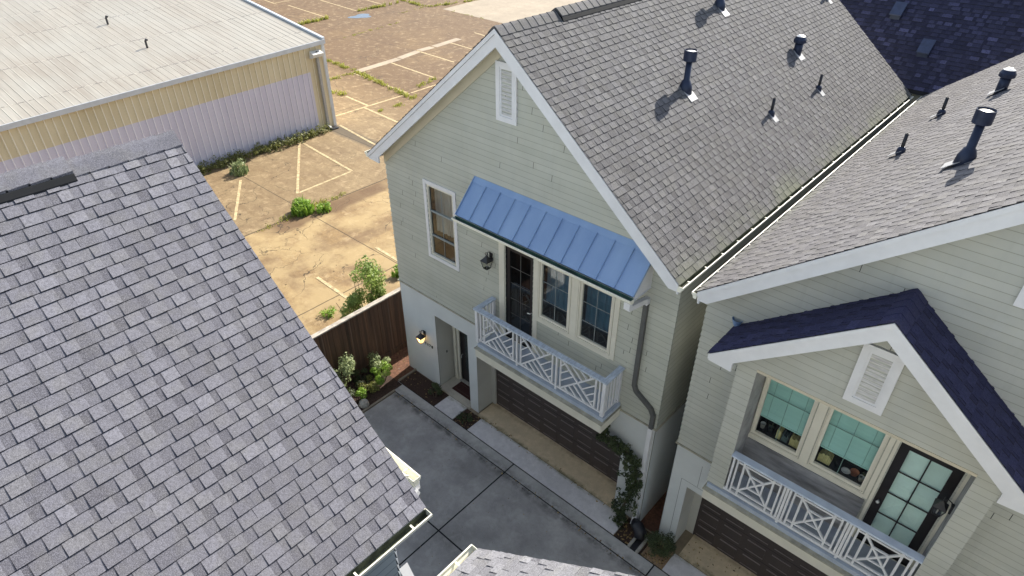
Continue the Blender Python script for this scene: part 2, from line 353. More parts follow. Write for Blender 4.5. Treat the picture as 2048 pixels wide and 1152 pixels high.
M['mat'] = simple('dark_red_coir', (.045, .015, .012), .95, .4, 30, bump=.8)
M['pot'] = simple('white_pot', (.65, .64, .60), .5); M['terra'] = simple('terracotta', (.40, .14, .07), .7)
M['book'] = simple('cream_book', (.50, .44, .20), .7, .3, 15, streak=(8, 1, .5)); M['bookdark'] = simple('dark_book', (.06, .09, .09), .7, .3, 12)

# ------------------------------------------------------------------ builders
E_SID = .13
def courses(mb, P, z0, z1, iv, e=E_SID, d=.018, zig=False, breaks=(), joints=0, m=0, jm=1, base=None, lap_shade=2):
    """lapped boards; iv(z) -> list of (a,b) intervals; P(s,z,d) -> xyz, d outwards"""
    zs = []; kk = 0; b0 = base if base is not None else z0
    zz = b0
    while zz < z1 - 1e-6:
        if zz >= z0-1e-6: zs.append(zz)
        zz += e
    zs = sorted(set([round(q, 5) for q in zs + [z0, z1] + [b for b in breaks if z0 < b < z1]]))
    rnd = random.Random(int(z0*100)+int(z1*10))
    for za, zb in zip(zs, zs[1:]):
        if zb-za < 1e-4: continue
        kf = math.floor((za-b0)/e+1e-4); c0 = b0+kf*e
        da = d*(1-(za-c0)/e)+.003; db = d*(1-(zb-c0)/e)+.003
        if zb >= c0+e-1e-5: db = .003
        A_ = iv(za+1e-4); B_ = iv(zb-1e-4)
        for ii, ((a0, a1), (b0_, b1)) in enumerate(zip(A_, B_)):
            gl = 1 if zig and ii == 0 else 0; gr = 1 if zig and ii == len(A_)-1 else 0
            zl_ = za; al, ar, dl = a0, a1, da
            if lap_shade and abs(za-c0) < 1e-4 and zb-za > .03:
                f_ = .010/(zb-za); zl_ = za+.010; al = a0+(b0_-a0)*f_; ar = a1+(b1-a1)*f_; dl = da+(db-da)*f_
                mb.face([P(a0-da*gl, za, da), P(a1+da*gr, za, da), P(ar+dl*gr, zl_, dl), P(al-dl*gl, zl_, dl)], lap_shade)  # thin strip painting the shade line of the lap
            sp = [0, 1]
            if joints and ar-al > 2.5: sp = sorted([0, 1]+[rnd.random() for _ in range(int((ar-al)/2.6))])
            for f0, f1 in zip(sp, sp[1:]):
                LA, RA = al-dl*gl, ar+dl*gr; LB, RB = b0_-db*gl, b1+db*gr
                mb.face([P(LA+(RA-LA)*f0, zl_, dl), P(LA+(RA-LA)*f1, zl_, dl), P(LB+(RB-LB)*f1, zb, db), P(LB+(RB-LB)*f0, zb, db)], m, min(1, max(0, rnd.gauss(.5, .28))))
            if abs(za-c0) < 1e-4: mb.face([P(a0-da*gl, za, da), P(a1+da*gr, za, da), P(a1, za, .0), P(a0, za, .0)], m)
            if joints and rnd.random() < joints and a1-a0 > 1:
                s_ = rnd.uniform(a0+.3, a1-.3)
                if a0 < s_ < a1 and b0_+.02 < s_ < b1-.02:
                    mb.face([P(s_, za, da+.001), P(s_+.009, za, da+.001), P(s_+.009, zb, db+.001), P(s_, zb, db+.001)], jm)
def subtract(iv, holes, z):
    out = iv
    for (h0, h1, z0, z1) in holes:
        if z0 < z < z1:
            nx = []
            for a, b in out:
                if h1 <= a or h0 >= b: nx.append((a, b)); continue
                if h0 > a: nx.append((a, h0))
                if h1 < b: nx.append((h1, b))
            out = nx
    return out
def shingles(mb, O, U, V, Lu, Lv, seed, e=.14, clip=None, tw=(.11, .19), m=0, band=.006, vb=.0035):
    """O corner on the eave, U along eave, V up slope (unit), raised overlapping tabs of two layers"""
    O = Vector(O); U = Vector(U).normalized(); V = Vector(V).normalized(); N = U.cross(V)
    if N.z < 0: N = -N
    rnd = random.Random(seed); v = -.02
    row = 0; gm = 2; band_ = band
    while v < Lv-.01:
        ve = min(v+e+.02, Lv)
        x = -rnd.uniform(0, .3); thick = rnd.random() < .5
        lo, hi = (0, Lu) if clip is None else clip(max(v, 0))
        # base layer of the course
        p = lambda uu, vv, hh: O + U*uu + V*vv + N*hh
        while x < hi:
            wd = rnd.uniform(*tw) if thick else rnd.uniform(.05, .13)
            x0, x1 = max(x, lo), min(x+wd, hi); x += wd
            if x1-x0 > .005:
                h = (.016 if thick else .009)*rnd.uniform(.9, 1.12)
                t = min(1, max(0, rnd.gauss(.60 if thick else .33, .17)))
                a, b, c, d_ = p(x0, v, h), p(x1, v, h), p(x1, ve, .003), p(x0, ve, .003)
                mb.face([a, b, c, d_], m, t)
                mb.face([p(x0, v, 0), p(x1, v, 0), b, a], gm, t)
                if v > 0 and band_: mb.face([p(x0, v-band_, .0075), p(x1, v-band_, .0075), p(x1, v, .0075), p(x0, v, .0075)], gm, t)  # dark granule band, doubling as painted shade below the course
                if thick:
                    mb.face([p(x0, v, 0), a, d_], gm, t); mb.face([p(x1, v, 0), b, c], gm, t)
                    if band_ and x1+.005 < hi: mb.face([p(x1, v, .0155), p(x1+vb, v, .0155), p(x1+vb, ve-.02, .0065), p(x1, ve-.02, .0065)], gm, t)  # painted shadow line beside the raised tab
            thick = not thick if rnd.random() < .93 else thick
        v += e; row += 1
def ridge_caps(mb, P, y0, y1, zr, m_slope, seed, lift=0.0, m=0, step=.2):
    rnd = random.Random(seed); y = y0; sgn = 1 if y1 > y0 else -1
    while (y1-y)*sgn > 0:
        ye = y+sgn*step*1.1
        if (ye-y1)*sgn > 0: ye = y1
        t = min(1, max(0, rnd.gauss(.5, .12))); wv = .16
        for s in (-1, 1):
            prof = [(0, zr+.025+lift), (s*.05, zr+.018+lift-.03*m_slope), (s*wv, zr+.02+lift-wv*m_slope)]
            for (a, za), (b, zb) in zip(prof, prof[1:]):
                mb.face([P(a, y, za+.012), P(b, y, zb+.012), P(b, ye, zb), P(a, ye, za)], m, t)
            mb.face([P(s*wv, y, zr+.032+lift-wv*m_slope), P(s*wv, ye, zr+.02+lift-wv*m_slope), P(s*wv, ye, zr-wv*m_slope), P(s*wv, y, zr-wv*m_slope)], m, .1)
            mb.face([P(0, y, zr+.037+lift), P(s*.05, y, zr+.03+lift-.03*m_slope), P(s*wv, y, zr+.032+lift-wv*m_slope), P(s*wv, y, zr-wv*m_slope), P(0, y, zr)], m, .1)
        y += sgn*step
def gutter(parent, a, b, out, name='gutter', inner='gutterin', width=.12, depth=.11, hang=.6, label=None):
    """open K gutter from a to b (top back edge), out = outward unit vector"""
    a = Vector(a); b = Vector(b); out = Vector(out); d = (b-a).normalized(); L = (b-a).length; up = Vector((0, 0, 1))
    P = lambda u, v, t: a + d*t + out*u + up*v
    mb = MB()
    prof = [(0, 0), (0, -depth), (width*.62, -depth), (width*.74, -depth*.55), (width, -depth*.35), (width, 0), (width-.016, 0), (width-.016, -depth*.3), (width*.68, -depth*.55), (width*.56, -depth+.008), (.008, -depth+.008), (.008, 0)]
    n = len(prof)
    for i in range(n):
        j = (i+1) % n; inn = 1 if i in (7, 8, 9, 10) else 0
        mb.face([P(*prof[i], 0), P(*prof[j], 0), P(*prof[j], L), P(*prof[i], L)], inn)
    for t in (0, L):
        mb.prism([(0, 0), (0, -depth), (width*.62, -depth), (width*.74, -depth*.55), (width, -depth*.35), (width, 0)], lambda x, y, q: P(x, y, q), t-.003, t+.003, 0)
    g = mb.build(name, [M['gutter'], M[inner]], parent, label=label)
    if hang:
        t = .25
        while t < L-.1:
            hb = MB(); hb.bar(P(.035, -.016, t), P(width-.01, -.016, t), .022, .010, m=0); hb.build('gutter_hanger', M['gutter'], g); t += hang
    return g
def trim_frame(mb, P, s0, s1, z0, z1, w_=.1, d0=0, d1=.035, m=0, bot=True):
    def bx(a, b, c, d_): 
        mb.prism([(a, c), (b, c), (b, d_), (a, d_)], P, d0, d1, m)
    bx(s0, s0+w_, z0, z1); bx(s1-w_, s1, z0, z1); bx(s0+w_, s1-w_, z1-w_, z1-.0)
    if bot: bx(s0+w_, s1-w_, z0, z0+w_)
def niche(mb, P, s0, s1, z0, z1, depth, m=0, back=True, bottom=True, bm=None):
    q = lambda *a: mb.face(list(a[:-1]), a[-1])
    q(P(s0, z0, 0), P(s0, z1, 0), P(s0, z1, -depth), P(s0, z0, -depth), m)
    q(P(s1, z0, 0), P(s1, z1, 0), P(s1, z1, -depth), P(s1, z0, -depth), m)
    q(P(s0, z1, 0), P(s1, z1, 0), P(s1, z1, -depth), P(s0, z1, -depth), m)
    if bottom: q(P(s0, z0, 0), P(s1, z0, 0), P(s1, z0, -depth), P(s0, z0, -depth), m)
    if back: q(P(s0, z0, -depth), P(s1, z0, -depth), P(s1, z1, -depth), P(s0, z1, -depth), m if bm is None else bm)
def window(parent, P, s0, s1, z0, z1, rails=(), cols=1, trim=.09, tm='cream', gm='glass', setback=.03, curtain_or_reflection=None, blind=None, label=None, muntin='barpaint', mw=.012):
    """s0..z1 = outer edge of the glass; returns frame"""
    mb = MB(); tr = trim
    trim_frame(mb, P, s0-tr, s1+tr, z0-tr, z1+tr, tr-.022, 0, .035, 0)
    trim_frame(mb, P, s0-.022, s1+.022, z0-.022, z1+.022, .022+.03, -.04, .012, 1)
    f = mb.build('window', [M['white'] if tm == 'white' else M['cream'], M['cream']], parent, label=label)
    g = MB(); g.face([P(s0, z0, -setback), P(s1, z0, -setback), P(s1, z1, -setback), P(s0, z1, -setback)]); g.build('pane', M[gm], f)
    mm = MB()
    for i in range(1, cols+1):
        s = s0+(s1-s0)*i/(cols+1); mm.prism([(s-mw/2, z0+.03), (s+mw/2, z0+.03), (s+mw/2, z1-.03), (s-mw/2, z1-.03)], P, -setback+.001, -setback+.010)
    for rz, rw in rails:
        mm.prism([(s0+.03, rz-rw/2), (s1-.03, rz-rw/2), (s1-.03, rz+rw/2), (s0+.03, rz+rw/2)], P, -setback+.002, -setback+(.014 if rw < .03 else .03))
    mm.build('glazing_bars', M[muntin], f)
    iw = MB(); niche(iw, P, s0-.01, s1+.01, z0-.01, z1+.01, .5, 0); iw.build('room_recess', M['interior'], f)
    if blind:
        bz, bmname = blind; b = MB(); zz = z1
        while zz > bz+.01:
            b.face([P(s0+.01, zz, -.085), P(s1-.01, zz, -.085), P(s1-.01, zz-.026, -.079), P(s0+.01, zz-.026, -.079)]); zz -= .025
        b.prism([(s0+.01, bz), (s1-.01, bz), (s1-.01, bz+.03), (s0+.01, bz+.03)], P, -.09, -.07)
        for q in (.17, .83):
            s = s0+(s1-s0)*q; b.prism([(s-.003, bz), (s+.003, bz), (s+.003, z1), (s-.003, z1)], P, -.078, -.076, 1)
        b.build('blind', [M[bmname], M['barteal']], f)
    if curtain_or_reflection:
        c = MB(); cz, cm = curtain_or_reflection; n = 26
        for i in range(n):
            a = s0+(s1-s0)*i/n; b_ = s0+(s1-s0)*(i+1)/n; da = -.2+.02*math.sin(i*1.7); db = -.2+.02*math.sin((i+1)*1.7)
            c.face([P(a, cz, da), P(b_, cz, db), P(b_, z1, db), P(a, z1, da)])
        c.build('curtain', M[cm], f)  # the tan version of this sheet stands for a reflection
    return f
def louver(parent, P, s0, s1, z0, z1):
    mb = MB(); trim_frame(mb, P, s0, s1, z0, z1, .10, .005, .05, 0); trim_frame(mb, P, s0+.10, s1-.10, z0+.10, z1-.10, .03, .0, .035, 0)
    v = mb.build('gable_vent', M['white'], parent)
    b = MB(); a0, a1 = s0+.13, s1-.13; z = z0+.13; n = 11; st = (z1-z0-.26)/n
    b.prism([(a0, z), (a1, z), (a1, z1-.13), (a0, z1-.13)], P, .0, .004, 1)
    for i in range(n):
        zz = z+st*i
        b.hexa([P(a0, zz, .034), P(a1, zz, .034), P(a1, zz+st*.45, .006), P(a0, zz+st*.45, .006), P(a0, zz+.012, .038), P(a1, zz+.012, .038), P(a1, zz+st*.45+.012, .010), P(a0, zz+st*.45+.012, .010)])
    b.build('louver_slats', [M['louver'], M['interior']], v)
def lantern(parent, P, s, z, lit=False, sc=1.0):
    """wall lantern; z = roof-hood base height"""
    mb = MB(); t0 = .16*sc; q = .085*sc; h = .20*sc
    b = .05*sc
    mb.prism([(s-.045*sc, z-.05*sc), (s+.045*sc, z-.05*sc), (s+.045*sc, z+.12*sc), (s-.045*sc, z+.12*sc)], P, .0, .03)
    # scroll arm and ring
    mb.tube([P(s, z+.05*sc, .02), P(s, z+.16*sc, .05*sc), P(s, z+.19*sc, .11*sc), P(s, z+.12*sc, t0)], .010*sc, 6)
    mb.tube([P(s+math.cos(a)*.04*sc, z+.155*sc+math.sin(a)*.04*sc, t0) for a in [i*math.pi/6 for i in range(13)]], .007*sc, 6)
    # hood: square pyramid with finial
    def ring(hw, zz): return [P(s-hw, zz, t0-hw), P(s+hw, zz, t0-hw), P(s+hw, zz, t0+hw), P(s-hw, zz, t0+hw)]
    rr = [ring(q*1.2, z-.012*sc), ring(q*1.2, z), ring(q*.45, z+.075*sc), ring(q*.3, z+.10*sc), ring(q*.1, z+.125*sc)]
    for A_, B_ in zip(rr, rr[1:]):
        for i in range(4): j = (i+1) % 4; mb.face([A_[i], A_[j], B_[j], B_[i]])
    mb.face(rr[0][::-1]); mb.face(rr[-1])
    top = ring(q*1.1, z-.012*sc); bot = ring(q*.62, z-h)
    for i in range(4):
        mb.bar(top[i], bot[i], .012*sc, .012*sc); j = (i+1) % 4; mb.bar(bot[i], bot[j], .012*sc, .012*sc)
    bb = ring(q*.62, z-h-.012*sc); mb.face(bb[::-1]); mb.face(ring(q*.62, z-h))
    lm = mb.build('wall_lantern', M['black'], parent, label='wall lantern, lit' if lit else None)
    g = MB(); t2 = ring(q*1.05, z-.014*sc); b2 = ring(q*.56, z-h+.004)
    for i in range(4): j = (i+1) % 4; g.face([t2[i], t2[j], b2[j], b2[i]])
    g.build('lantern_glass', M['litglass' if lit else 'lampglass'], lm)
    c = MB(); c.tube([P(s, z-h, t0), P(s, z-h+.09*sc, t0)], .011*sc, 6); c.build('candle_bulb', M['litglass' if lit else 'pot'], lm)
    if lit:
        pl = bpy.data.lights.new('lantern_light', 'POINT'); pl.energy = .8; pl.color = (1, .6, .25); pl.shadow_soft_size = .03
        po = bpy.data.objects.new('lantern_light', pl); COL.objects.link(po); po.parent = lm
        o = Vector((0, 0, 0)); pp = lm
        while pp is not None: o += pp.location; pp = pp.parent
        po.location = Vector(P(s, z-.1*sc, t0+.14)) - o
    return lm
def garage_door(parent, P, s0, s1, z1, depth, cols=8, rows=4):
    mb = MB(); mb.prism([(s0, 0.01), (s1, .01), (s1, z1), (s0, z1)], P, -depth-.04, -depth)
    cw = (s1-s0)/cols; rh = z1/rows
    for r in range(rows):
        if r: mb.prism([(s0, r*rh-.004), (s1, r*rh-.004), (s1, r*rh+.004), (s0, r*rh+.004)], P, -depth, -depth+.002, 2)
        for c in range(cols):
            a, b = s0+c*cw+.07, s0+(c+1)*cw-.07; z0 = .01+r*rh+.10; zz = (r+1)*rh-.10
            mb.prism([(a, z0), (b, z0), (b, zz), (a, zz)], P, -depth, -depth+.008, 0)
            mb.prism([(a, zz-.012), (b, zz-.012), (b, zz+.006), (a, zz+.006)], P, -depth, -depth+.016, 1)
            mb.prism([(a, z0-.006), (b, z0-.006), (b, z0+.010), (a, z0+.010)], P, -depth, -depth+.014, 1)
    return mb.build('garage_door', [M['garage'], M['garagehi'], M['interior']], parent)
def rake(parent, P, xr, zr, sl, S_l, S_r, t, h=.31, chop=(.37, 0), ms='white'):
    """fascia band under a gable roof edge; P(s,z,t)"""
    ob = None
    for sg, S in ((-1, S_l), (1, S_r)):
        mb = MB(); zt = lambda s: zr-sl*s
        ch = chop[0 if sg < 0 else 1]
        if ch: poly = [(0, zr), (S, zt(S)), (S, zt(S)-.13), (S-ch, zt(S)-.155), (S-ch, zt(S-ch)-h), (0, zr-h)]
        else: poly = [(0, zr), (S, zt(S)), (S, zt(S)-.17), (S-(h-.17)/sl, zt(S)-.17), (0, zr-h)]
        poly = [(xr+sg*a, b) for a, b in poly]
        mb.prism(poly, P, t-.04, t)
        ob_ = mb.build('rake_board', M[ms], parent)
        m2 = MB(); p2 = [(0, zr), (S+.01, zt(S+.01)), (S+.01, zt(S+.01)-.09), (0, zr-.09)]
        m2.prism([(xr+sg*a, b+.001) for a, b in p2], P, t+.0005, t+.022); m2.build('shadow_board', M[ms], ob_)
def roof(parent, P, xr, zr, sl, S_l, S_r, t0, t1, mat, seed, vent=None, thick=.10, e=.137, tw=(.10, .17), vb=.0035):
    """two-slope gable roof. P(s,z,t) with t outward from facade; t0 front (outward), t1 rear (negative)"""
    mb = MB()
    c = .004
    zt = lambda s: zr-sl*s-c
    poly = [(xr, zr-c), (xr+S_r, zt(S_r)), (xr+S_r, zt(S_r)-thick), (xr, zr-c-thick), (xr-S_l, zt(S_l)-thick), (xr-S_l, zt(S_l))]
    mb.prism(poly, P, t1, t0, 1)
    L = abs(t1-t0)+.03
    for sg, S in ((-1, S_l), (1, S_r)):
        O = P(xr+sg*(S+.015), zr-sl*(S+.015), t0+.015)
        U = Vector(P(0, 0, -1))-Vector(P(0, 0, 0)); V = Vector(P(-sg, sl, 0))-Vector(P(0, 0, 0))
        shingles(mb, O, U, V, L, (S+.015)*math.hypot(1, sl), seed+sg, e, tw=tw, vb=vb)
    r = mb.build('roof', [mat, M['deck'], M['shadowgran']], parent)
    rc = MB(); Q = lambda a, y, z: P(xr+a, z, y)
    if vent is None:
        ridge_caps(rc, Q, t0+.01, t1, zr, sl, seed)
    else:
        ridge_caps(rc, Q, t0+.01, vent, zr, sl, seed)
    rc.build('ridge_cap', [mat], r)
    if vent is not None:
        rv = MB(); ridge_caps(rv, Q, vent, t1, zr, sl*.86, seed+5, lift=.04)
        for s in (-1, 1):
            rv.prism([(s*.0, zr+.035), (s*.168, zr+.042-.168*sl*.86), (s*.20, zr+.03-.20*sl), (s*.20, zr-.02-.20*sl), (0, zr-.02)], lambda a, b, q: Q(a, q, b), vent, t1, 1)
        rv.build('ridge_vent', [mat, M['interior']], r)
    return r
def pipe_vent(parent, base, kind, sl_dir, sl, sc=1.0):
    """roof penetrations: kind flue / cap / pipe. sl_dir: +1 slope falls towards +x"""
    x, y, z = base; mb = MB()
    def fl(hw, dn, upv, mm):
        q = MB()
        for (a0, a1) in ((-upv, dn),):
            pts = [(x+sl_dir*a0, y-hw, z-sl*a0+.03), (x+sl_dir*a1, y-hw, z-sl*a1+.03), (x+sl_dir*a1, y+hw, z-sl*a1+.03), (x+sl_dir*a0, y+hw, z-sl*a0+.03)]
            q.face(pts); q.face([(p[0], p[1], p[2]-.012) for p in pts])
            for i in range(4): j = (i+1) % 4; q.face([pts[i], pts[j], (pts[j][0], pts[j][1], pts[j][2]-.012), (pts[i][0], pts[i][1], pts[i][2]-.012)])
        return q
    if kind == 'flue':
        mb.lathe((x, y, z), [(.15, -.12), (.13, .05), (.085, .17), (.062, .19), (.062, .60)], 20)
        o = mb.build('flue_pipe', M['darkmetal'], parent, True)
        c = MB(); c.lathe((x, y, z), [(.125, .56), (.13, .565), (.13, .76), (.122, .765), (.118, .71), (.07, .715)], 24); c.build('storm_collar_cap', M['darkmetal'], o)
        d = MB(); d.lathe((x, y, z), [(.112, .715), (.112, .735), (.05, .750), (.01, .755)], 24); d.build('cap_lid', M['capmetal'], o, True)
        fl(.13, .25, .0, 0).build('flashing', M['flash'], o)
    elif kind == 'cap':
        mb.lathe((x, y, z), [(.10, -.12), (.10, .27)], 16); o = mb.build('exhaust_vent', M['darkmetal'], parent, True)
        c = MB(); c.lathe((x, y, z), [(.13, .25), (.15, .26), (.15, .33), (.11, .40), (.05, .43)], 16); c.build('vent_hood', M['darkmetal'], o)
        d = MB(); d.lathe((x, y, z), [(.112, .402), (.05, .437), (.01, .438)], 16); d.build('hood_top', M['capmetal'], o)
        fl(.14, .19, .05, 0).build('flashing', M['flash'], o)
    else:
        mb.lathe((x, y, z), [(.034, -.06), (.034, .37), (.026, .37), (.026, .30)], 12); o = mb.build('vent_pipe', M['black'], parent, True)
        c = MB(); c.lathe((x, y, z), [(.09, -.06), (.075, .06), (.042, .10), (.038, .10)], 12); c.build('pipe_boot', M['darkmetal'], o)
        fl(.09, .18, .02, 0).build('flashing', M['flash'], o)
    return o
def leaves(mb, c, r, n, size, seed, shell=.55, tone=(.1, 1.0), clumps=9, flat=1.0, droop=0, zmin=None):
    rnd = random.Random(seed); cs = []
    for i in range(clumps):
        a = rnd.uniform(0, 6.283); zz = rnd.uniform(-.75, .9); q = math.sqrt(max(0, 1-zz*zz))*rnd.uniform(.45, .85)
        cs.append((Vector((c[0]+r[0]*q*math.cos(a), c[1]+r[1]*q*math.sin(a), c[2]+r[2]*zz)), rnd.uniform(.28, .5), rnd.uniform(-.22, .22)))
    for i in range(n):
        cc, cr, ct = rnd.choice(cs); d = Vector((rnd.gauss(0, 1), rnd.gauss(0, 1), rnd.gauss(0, 1))).normalized()
        p = cc + Vector((d.x*r[0], d.y*r[1], d.z*r[2]))*cr*rnd.uniform(shell, 1.05)
        if zmin is not None and p.z < zmin: continue
        nrm = (d + Vector((rnd.gauss(0, .5), rnd.gauss(0, .5), rnd.gauss(0, .5)+.5))).normalized()
        u = nrm.orthogonal().normalized(); v = nrm.cross(u); an = rnd.uniform(0, 6.28)
        u, v = u*math.cos(an)+v*math.sin(an), v*math.cos(an)-u*math.sin(an)
        l = size*rnd.uniform(.6, 1.3); ww = l*.42
        t = min(1, max(0, rnd.uniform(*tone)*.75+.12+ct))
        mb.face([p-u*l*.5, p+v*ww*.5, p+u*l*.5+nrm*l*.08, p-v*ww*.5], 0, t)
def blades(mb, c, r, n, h, seed):
    rnd = random.Random(seed)
    for i in range(n):
        a = rnd.uniform(0, 6.28); q = math.sqrt(rnd.random()); x = c[0]+math.cos(a)*q*r[0]; y = c[1]+math.sin(a)*q*r[1]
        hh = h*rnd.uniform(.4, 1.2)*(1.1-q*.5); ln = rnd.uniform(.1, .7)*hh; b = rnd.uniform(0, 6.28); dx, dy = math.cos(b), math.sin(b); ww = .012+h*.035
        p0 = Vector((x, y, c[2])); p1 = Vector((x+dx*ln*.4, y+dy*ln*.4, c[2]+hh*.65)); p2 = Vector((x+dx*ln, y+dy*ln, c[2]+hh))
        sd_ = Vector((-dy, dx, 0))*ww; t = rnd.random()
        mb.face([p0-sd_, p0+sd_, p1+sd_*.8, p1-sd_*.8], 0, t*.8); mb.face([p1-sd_*.8, p1+sd_*.8, p2], 0, t)
def shrub(name, label, c, r, h, n, size, mat, seed, cat='shrub', group=None, stems=5, tone=(.1, 1), clumps=9, z0=.0):
    o = root(name, (c[0], c[1], z0), label, cat, group)
    mb = MB(); rnd = random.Random(seed)
    for i in range(stems):
        a = rnd.uniform(0, 6.28); mb.tube([(c[0]+.03*math.cos(a), c[1]+.03*math.sin(a), z0-.02), (c[0]+r*.3*math.cos(a), c[1]+r*.3*math.sin(a), z0+h*.4), (c[0]+r*.6*math.cos(a+.3), c[1]+r*.6*math.sin(a+.3), z0+h*.8)], [.014+h*.006, .010+h*.003, .004], 5)
    mb.build('stems', M['bark'], o)
    l = MB(); leaves(l, (c[0], c[1], z0+h*.58), (r, r, h*.5), n, size, seed, clumps=clumps, tone=tone, zmin=z0+.01); l.build('foliage', M[mat], o)
    return o

# ------------------------------------------------------------------ ground and setting
g = MB(); g.box(-400, 400, -400, 400, -.30, -.012); setting(g.build('ground', concrete('far_ground', (.30, .24, .16), .3)))
g = MB(); g.face([(-90, -30, -.008), (-.9, -30, -.008), (-.9, 90, -.008), (-90, 90, -.008)]); lot = setting(g.build('parking_lot', M['lot']))
PAINT = [[(-25.32, 19.87), (-20.44, 19.58)], [(-26.37, 23.16), (-22.18, 22.96)], [(-26.61, 26.45), (-23.0, 26.17)], [(-27.06, 29.89), (-24.9, 29.61)], [(-25.46, 16.61), (-19.59, 16.4)], [(-21.78, 13.45), (-19.4, 13.3)], [(-19.31, 12.95), (-15.0, 12.66)], [(-19.37, 10.4), (-19.3, 16.42)], [(-19.3, 16.52), (-19.4, 21.5)], [(-18.0, 10.3), (-14.0, 9.85)], [(-51.35, 25.23), (-49.25, 25.04)], [(-49.25, 25.12), (-49.48, 27.9)], [(-47.45, 25.48), (-40.55, 24.95)], [(-47.29, 28.89), (-40.45, 28.31)], [(-45.79, 32.07), (-40.66, 31.62)], [(-17.49, 7.43), (-12.48, 4.1)], [(-17.35, 7.52), (-12.6, 7.15)], [(-12.48, 4.2), (-12.6, 7.08)], [(-15.6, 3.1), (-12.23, 0.98)], [(-6.21, 3.56), (-4.0, 3.50)], [(-6.12, 0.85), (-4.3, 0.81)]]
pb = MB()
for i, (a, b) in enumerate(PAINT):
    a = Vector((*a, 0)); b = Vector((*b, 0)); d = (b-a).normalized(); n_ = Vector((-d.y, d.x, 0))*(.06 if i > 14 else .065); z = Vector((0, 0, -.0045+.0004*i))
    pb.face([a-n_+z, b-n_+z, b+n_+z, a+n_+z])
pb.build('painted_lines', M['paint'], lot)
sb = MB()
for y0, y1, x0, x1 in ((17.09, 20.9, -25.44, -25.75), (21.0, 23.1, -25.8, -26.2), (23.3, 24.6, -26.3, -26.3), (24.8, 27.7, -26.3, -26.6)):
    sb.face([(x0-.32, y0, -.003), (x0+.32, y0, -.003), (x1+.32, y1, -.003), (x1-.32, y1, -.003)])
sb.build('pale_kerb_strip', M['strip'], lot)
lb = MB(); lb.face([(-35.45, 34.16, -.0035), (-27.0, 33.75, -.0035), (-20, 33.6, -.0035), (-20, 70, -.0035), (-40, 70, -.0035), (-35.91, 39.19, -.0035)]); lb.build('pale_slab', concrete('pale_slab_concrete', (.34, .28, .205), .25, sc=.5), lot)
w_ = MB(); ctr = (-38.7, 27.3); pts = []
for i in range(26):
    a = i*6.283/26; q = 1+.22*math.sin(a*3+1)+.1*math.sin(a*5); pts.append((ctr[0]+.75*q*math.cos(a), ctr[1]+1.0*q*math.sin(a), -.002))
w_.face(pts); setting(w_.build('puddle', M['water']))
# weeds along joints
WEEDS = [([(-39.89, 21.77), (-40.06, 24.61)], .45, 1.3), ([(-40.45, 28.31), (-40.5, 33.14)], .4, .8), ([(-41.49, 34.15), (-37.3, 33.76), (-36.56, 35.78), (-35.91, 39.2)], .35, .8), ([(-29.35, 17.24), (-25.59, 16.95), (-18.23, 15.9)], .27, 1.2), ([(-25.2, 14.61), (-25.31, 16.74)], .2, .8), ([(-18.15, 13.14), (-18.07, 14.77)], .2, .9), ([(-19.93, 17.69), (-20.32, 19.47)], .25, 1.0), ([(-23.32, 13.2), (-21.97, 13.6)], .35, 1.3), ([(-10.75, 0.55), (-10.8, 2.6)], .09, .5), ([(-10.8, 2.4), (-10.87, 4.6)], .2, 1.1), ([(-10.87, 4.6), (-10.9, 5.6)], .13, .8), ([(-33.44, 20.89), (-34.36, 27.88)], .12, .35), ([(-36.87, 30.3), (-37.55, 33.98)], .12, .35), ([(-34.4, 34.1), (-28, 33.8)], .10, .2)]
wm = MB(); rnd = random.Random(3)
for path, hh, dens in WEEDS:
    for (a, b) in zip(path, path[1:]):
        L = math.dist(a, b); n_ = int(L*16*dens)
        for i in range(n_):
            t = rnd.random(); f = .5+.5*math.sin(t*9+a[0]); 
            if rnd.random() > .35+.65*f: continue
            blades(wm, (a[0]+(b[0]-a[0])*t+rnd.gauss(0, .09), a[1]+(b[1]-a[1])*t+rnd.gauss(0, .09), -.01), (.16, .16), 12, hh*rnd.uniform(.3, 1.0), rnd.randrange(9999))
setting(wm.build('joint_weeds', M['grass']), 'stuff', 'yellow green weeds growing out of the parking lot joints', 'weeds')
wm = MB()
for i in range(420):
    y = rnd.uniform(-2, 9.4); leaves(wm, (-17.85+rnd.uniform(-.25, .45)*(1 if y < 8 else .5), y, .12), (.25, .25, rnd.uniform(.12, .36)), 26, .10, i+50, clumps=3, zmin=-.01, tone=(0, .8))
setting(wm.build('wall_foot_weeds', M['leafolive']), 'stuff', 'low tangled weeds along the foot of the metal warehouse wall', 'weeds')
for nm, lb_, c, r, h, n_, s_, mt, sd_ in (
    ('weed_clump', 'round pale green weed clump near the warehouse wall on the parking lot', (-16.35, 3.45), .42, .6, 700, .09, 'leafpale', 11),
    ('weed_clump', 'bright green leafy weed clump growing in the concrete step joint', (-10.8, 3.3), .50, .65, 800, .11, 'leafbright', 12),
    ('weed_clump', 'ragged green weed clump at the edge of the brown damp patch', (-10.25, 3.95), .33, .35, 420, .10, 'leafbright', 13),
    ('weed_clump', 'bright weed clump against the corner of the gabled sage house', (-4.05, 2.9), .24, .45, 320, .09, 'leafbright', 14),
    ('weed_clump', 'low sprawling weed left of the leafy sapling behind the fence', (-3.95, -.15), .28, .22, 200, .08, 'leafbright', 15)):
    o = root(nm, (c[0], c[1], 0), lb_, 'weeds', 'weed clumps on the old parking lot'); l = MB()
    leaves(l, (c[0], c[1], h*.45), (r, r, h*.5), n_, s_, sd_, zmin=-.01); blades(l, (c[0], c[1], -.01), (r, r), n_//5, h*.9, sd_)
    l.build('foliage', M[mt], o)

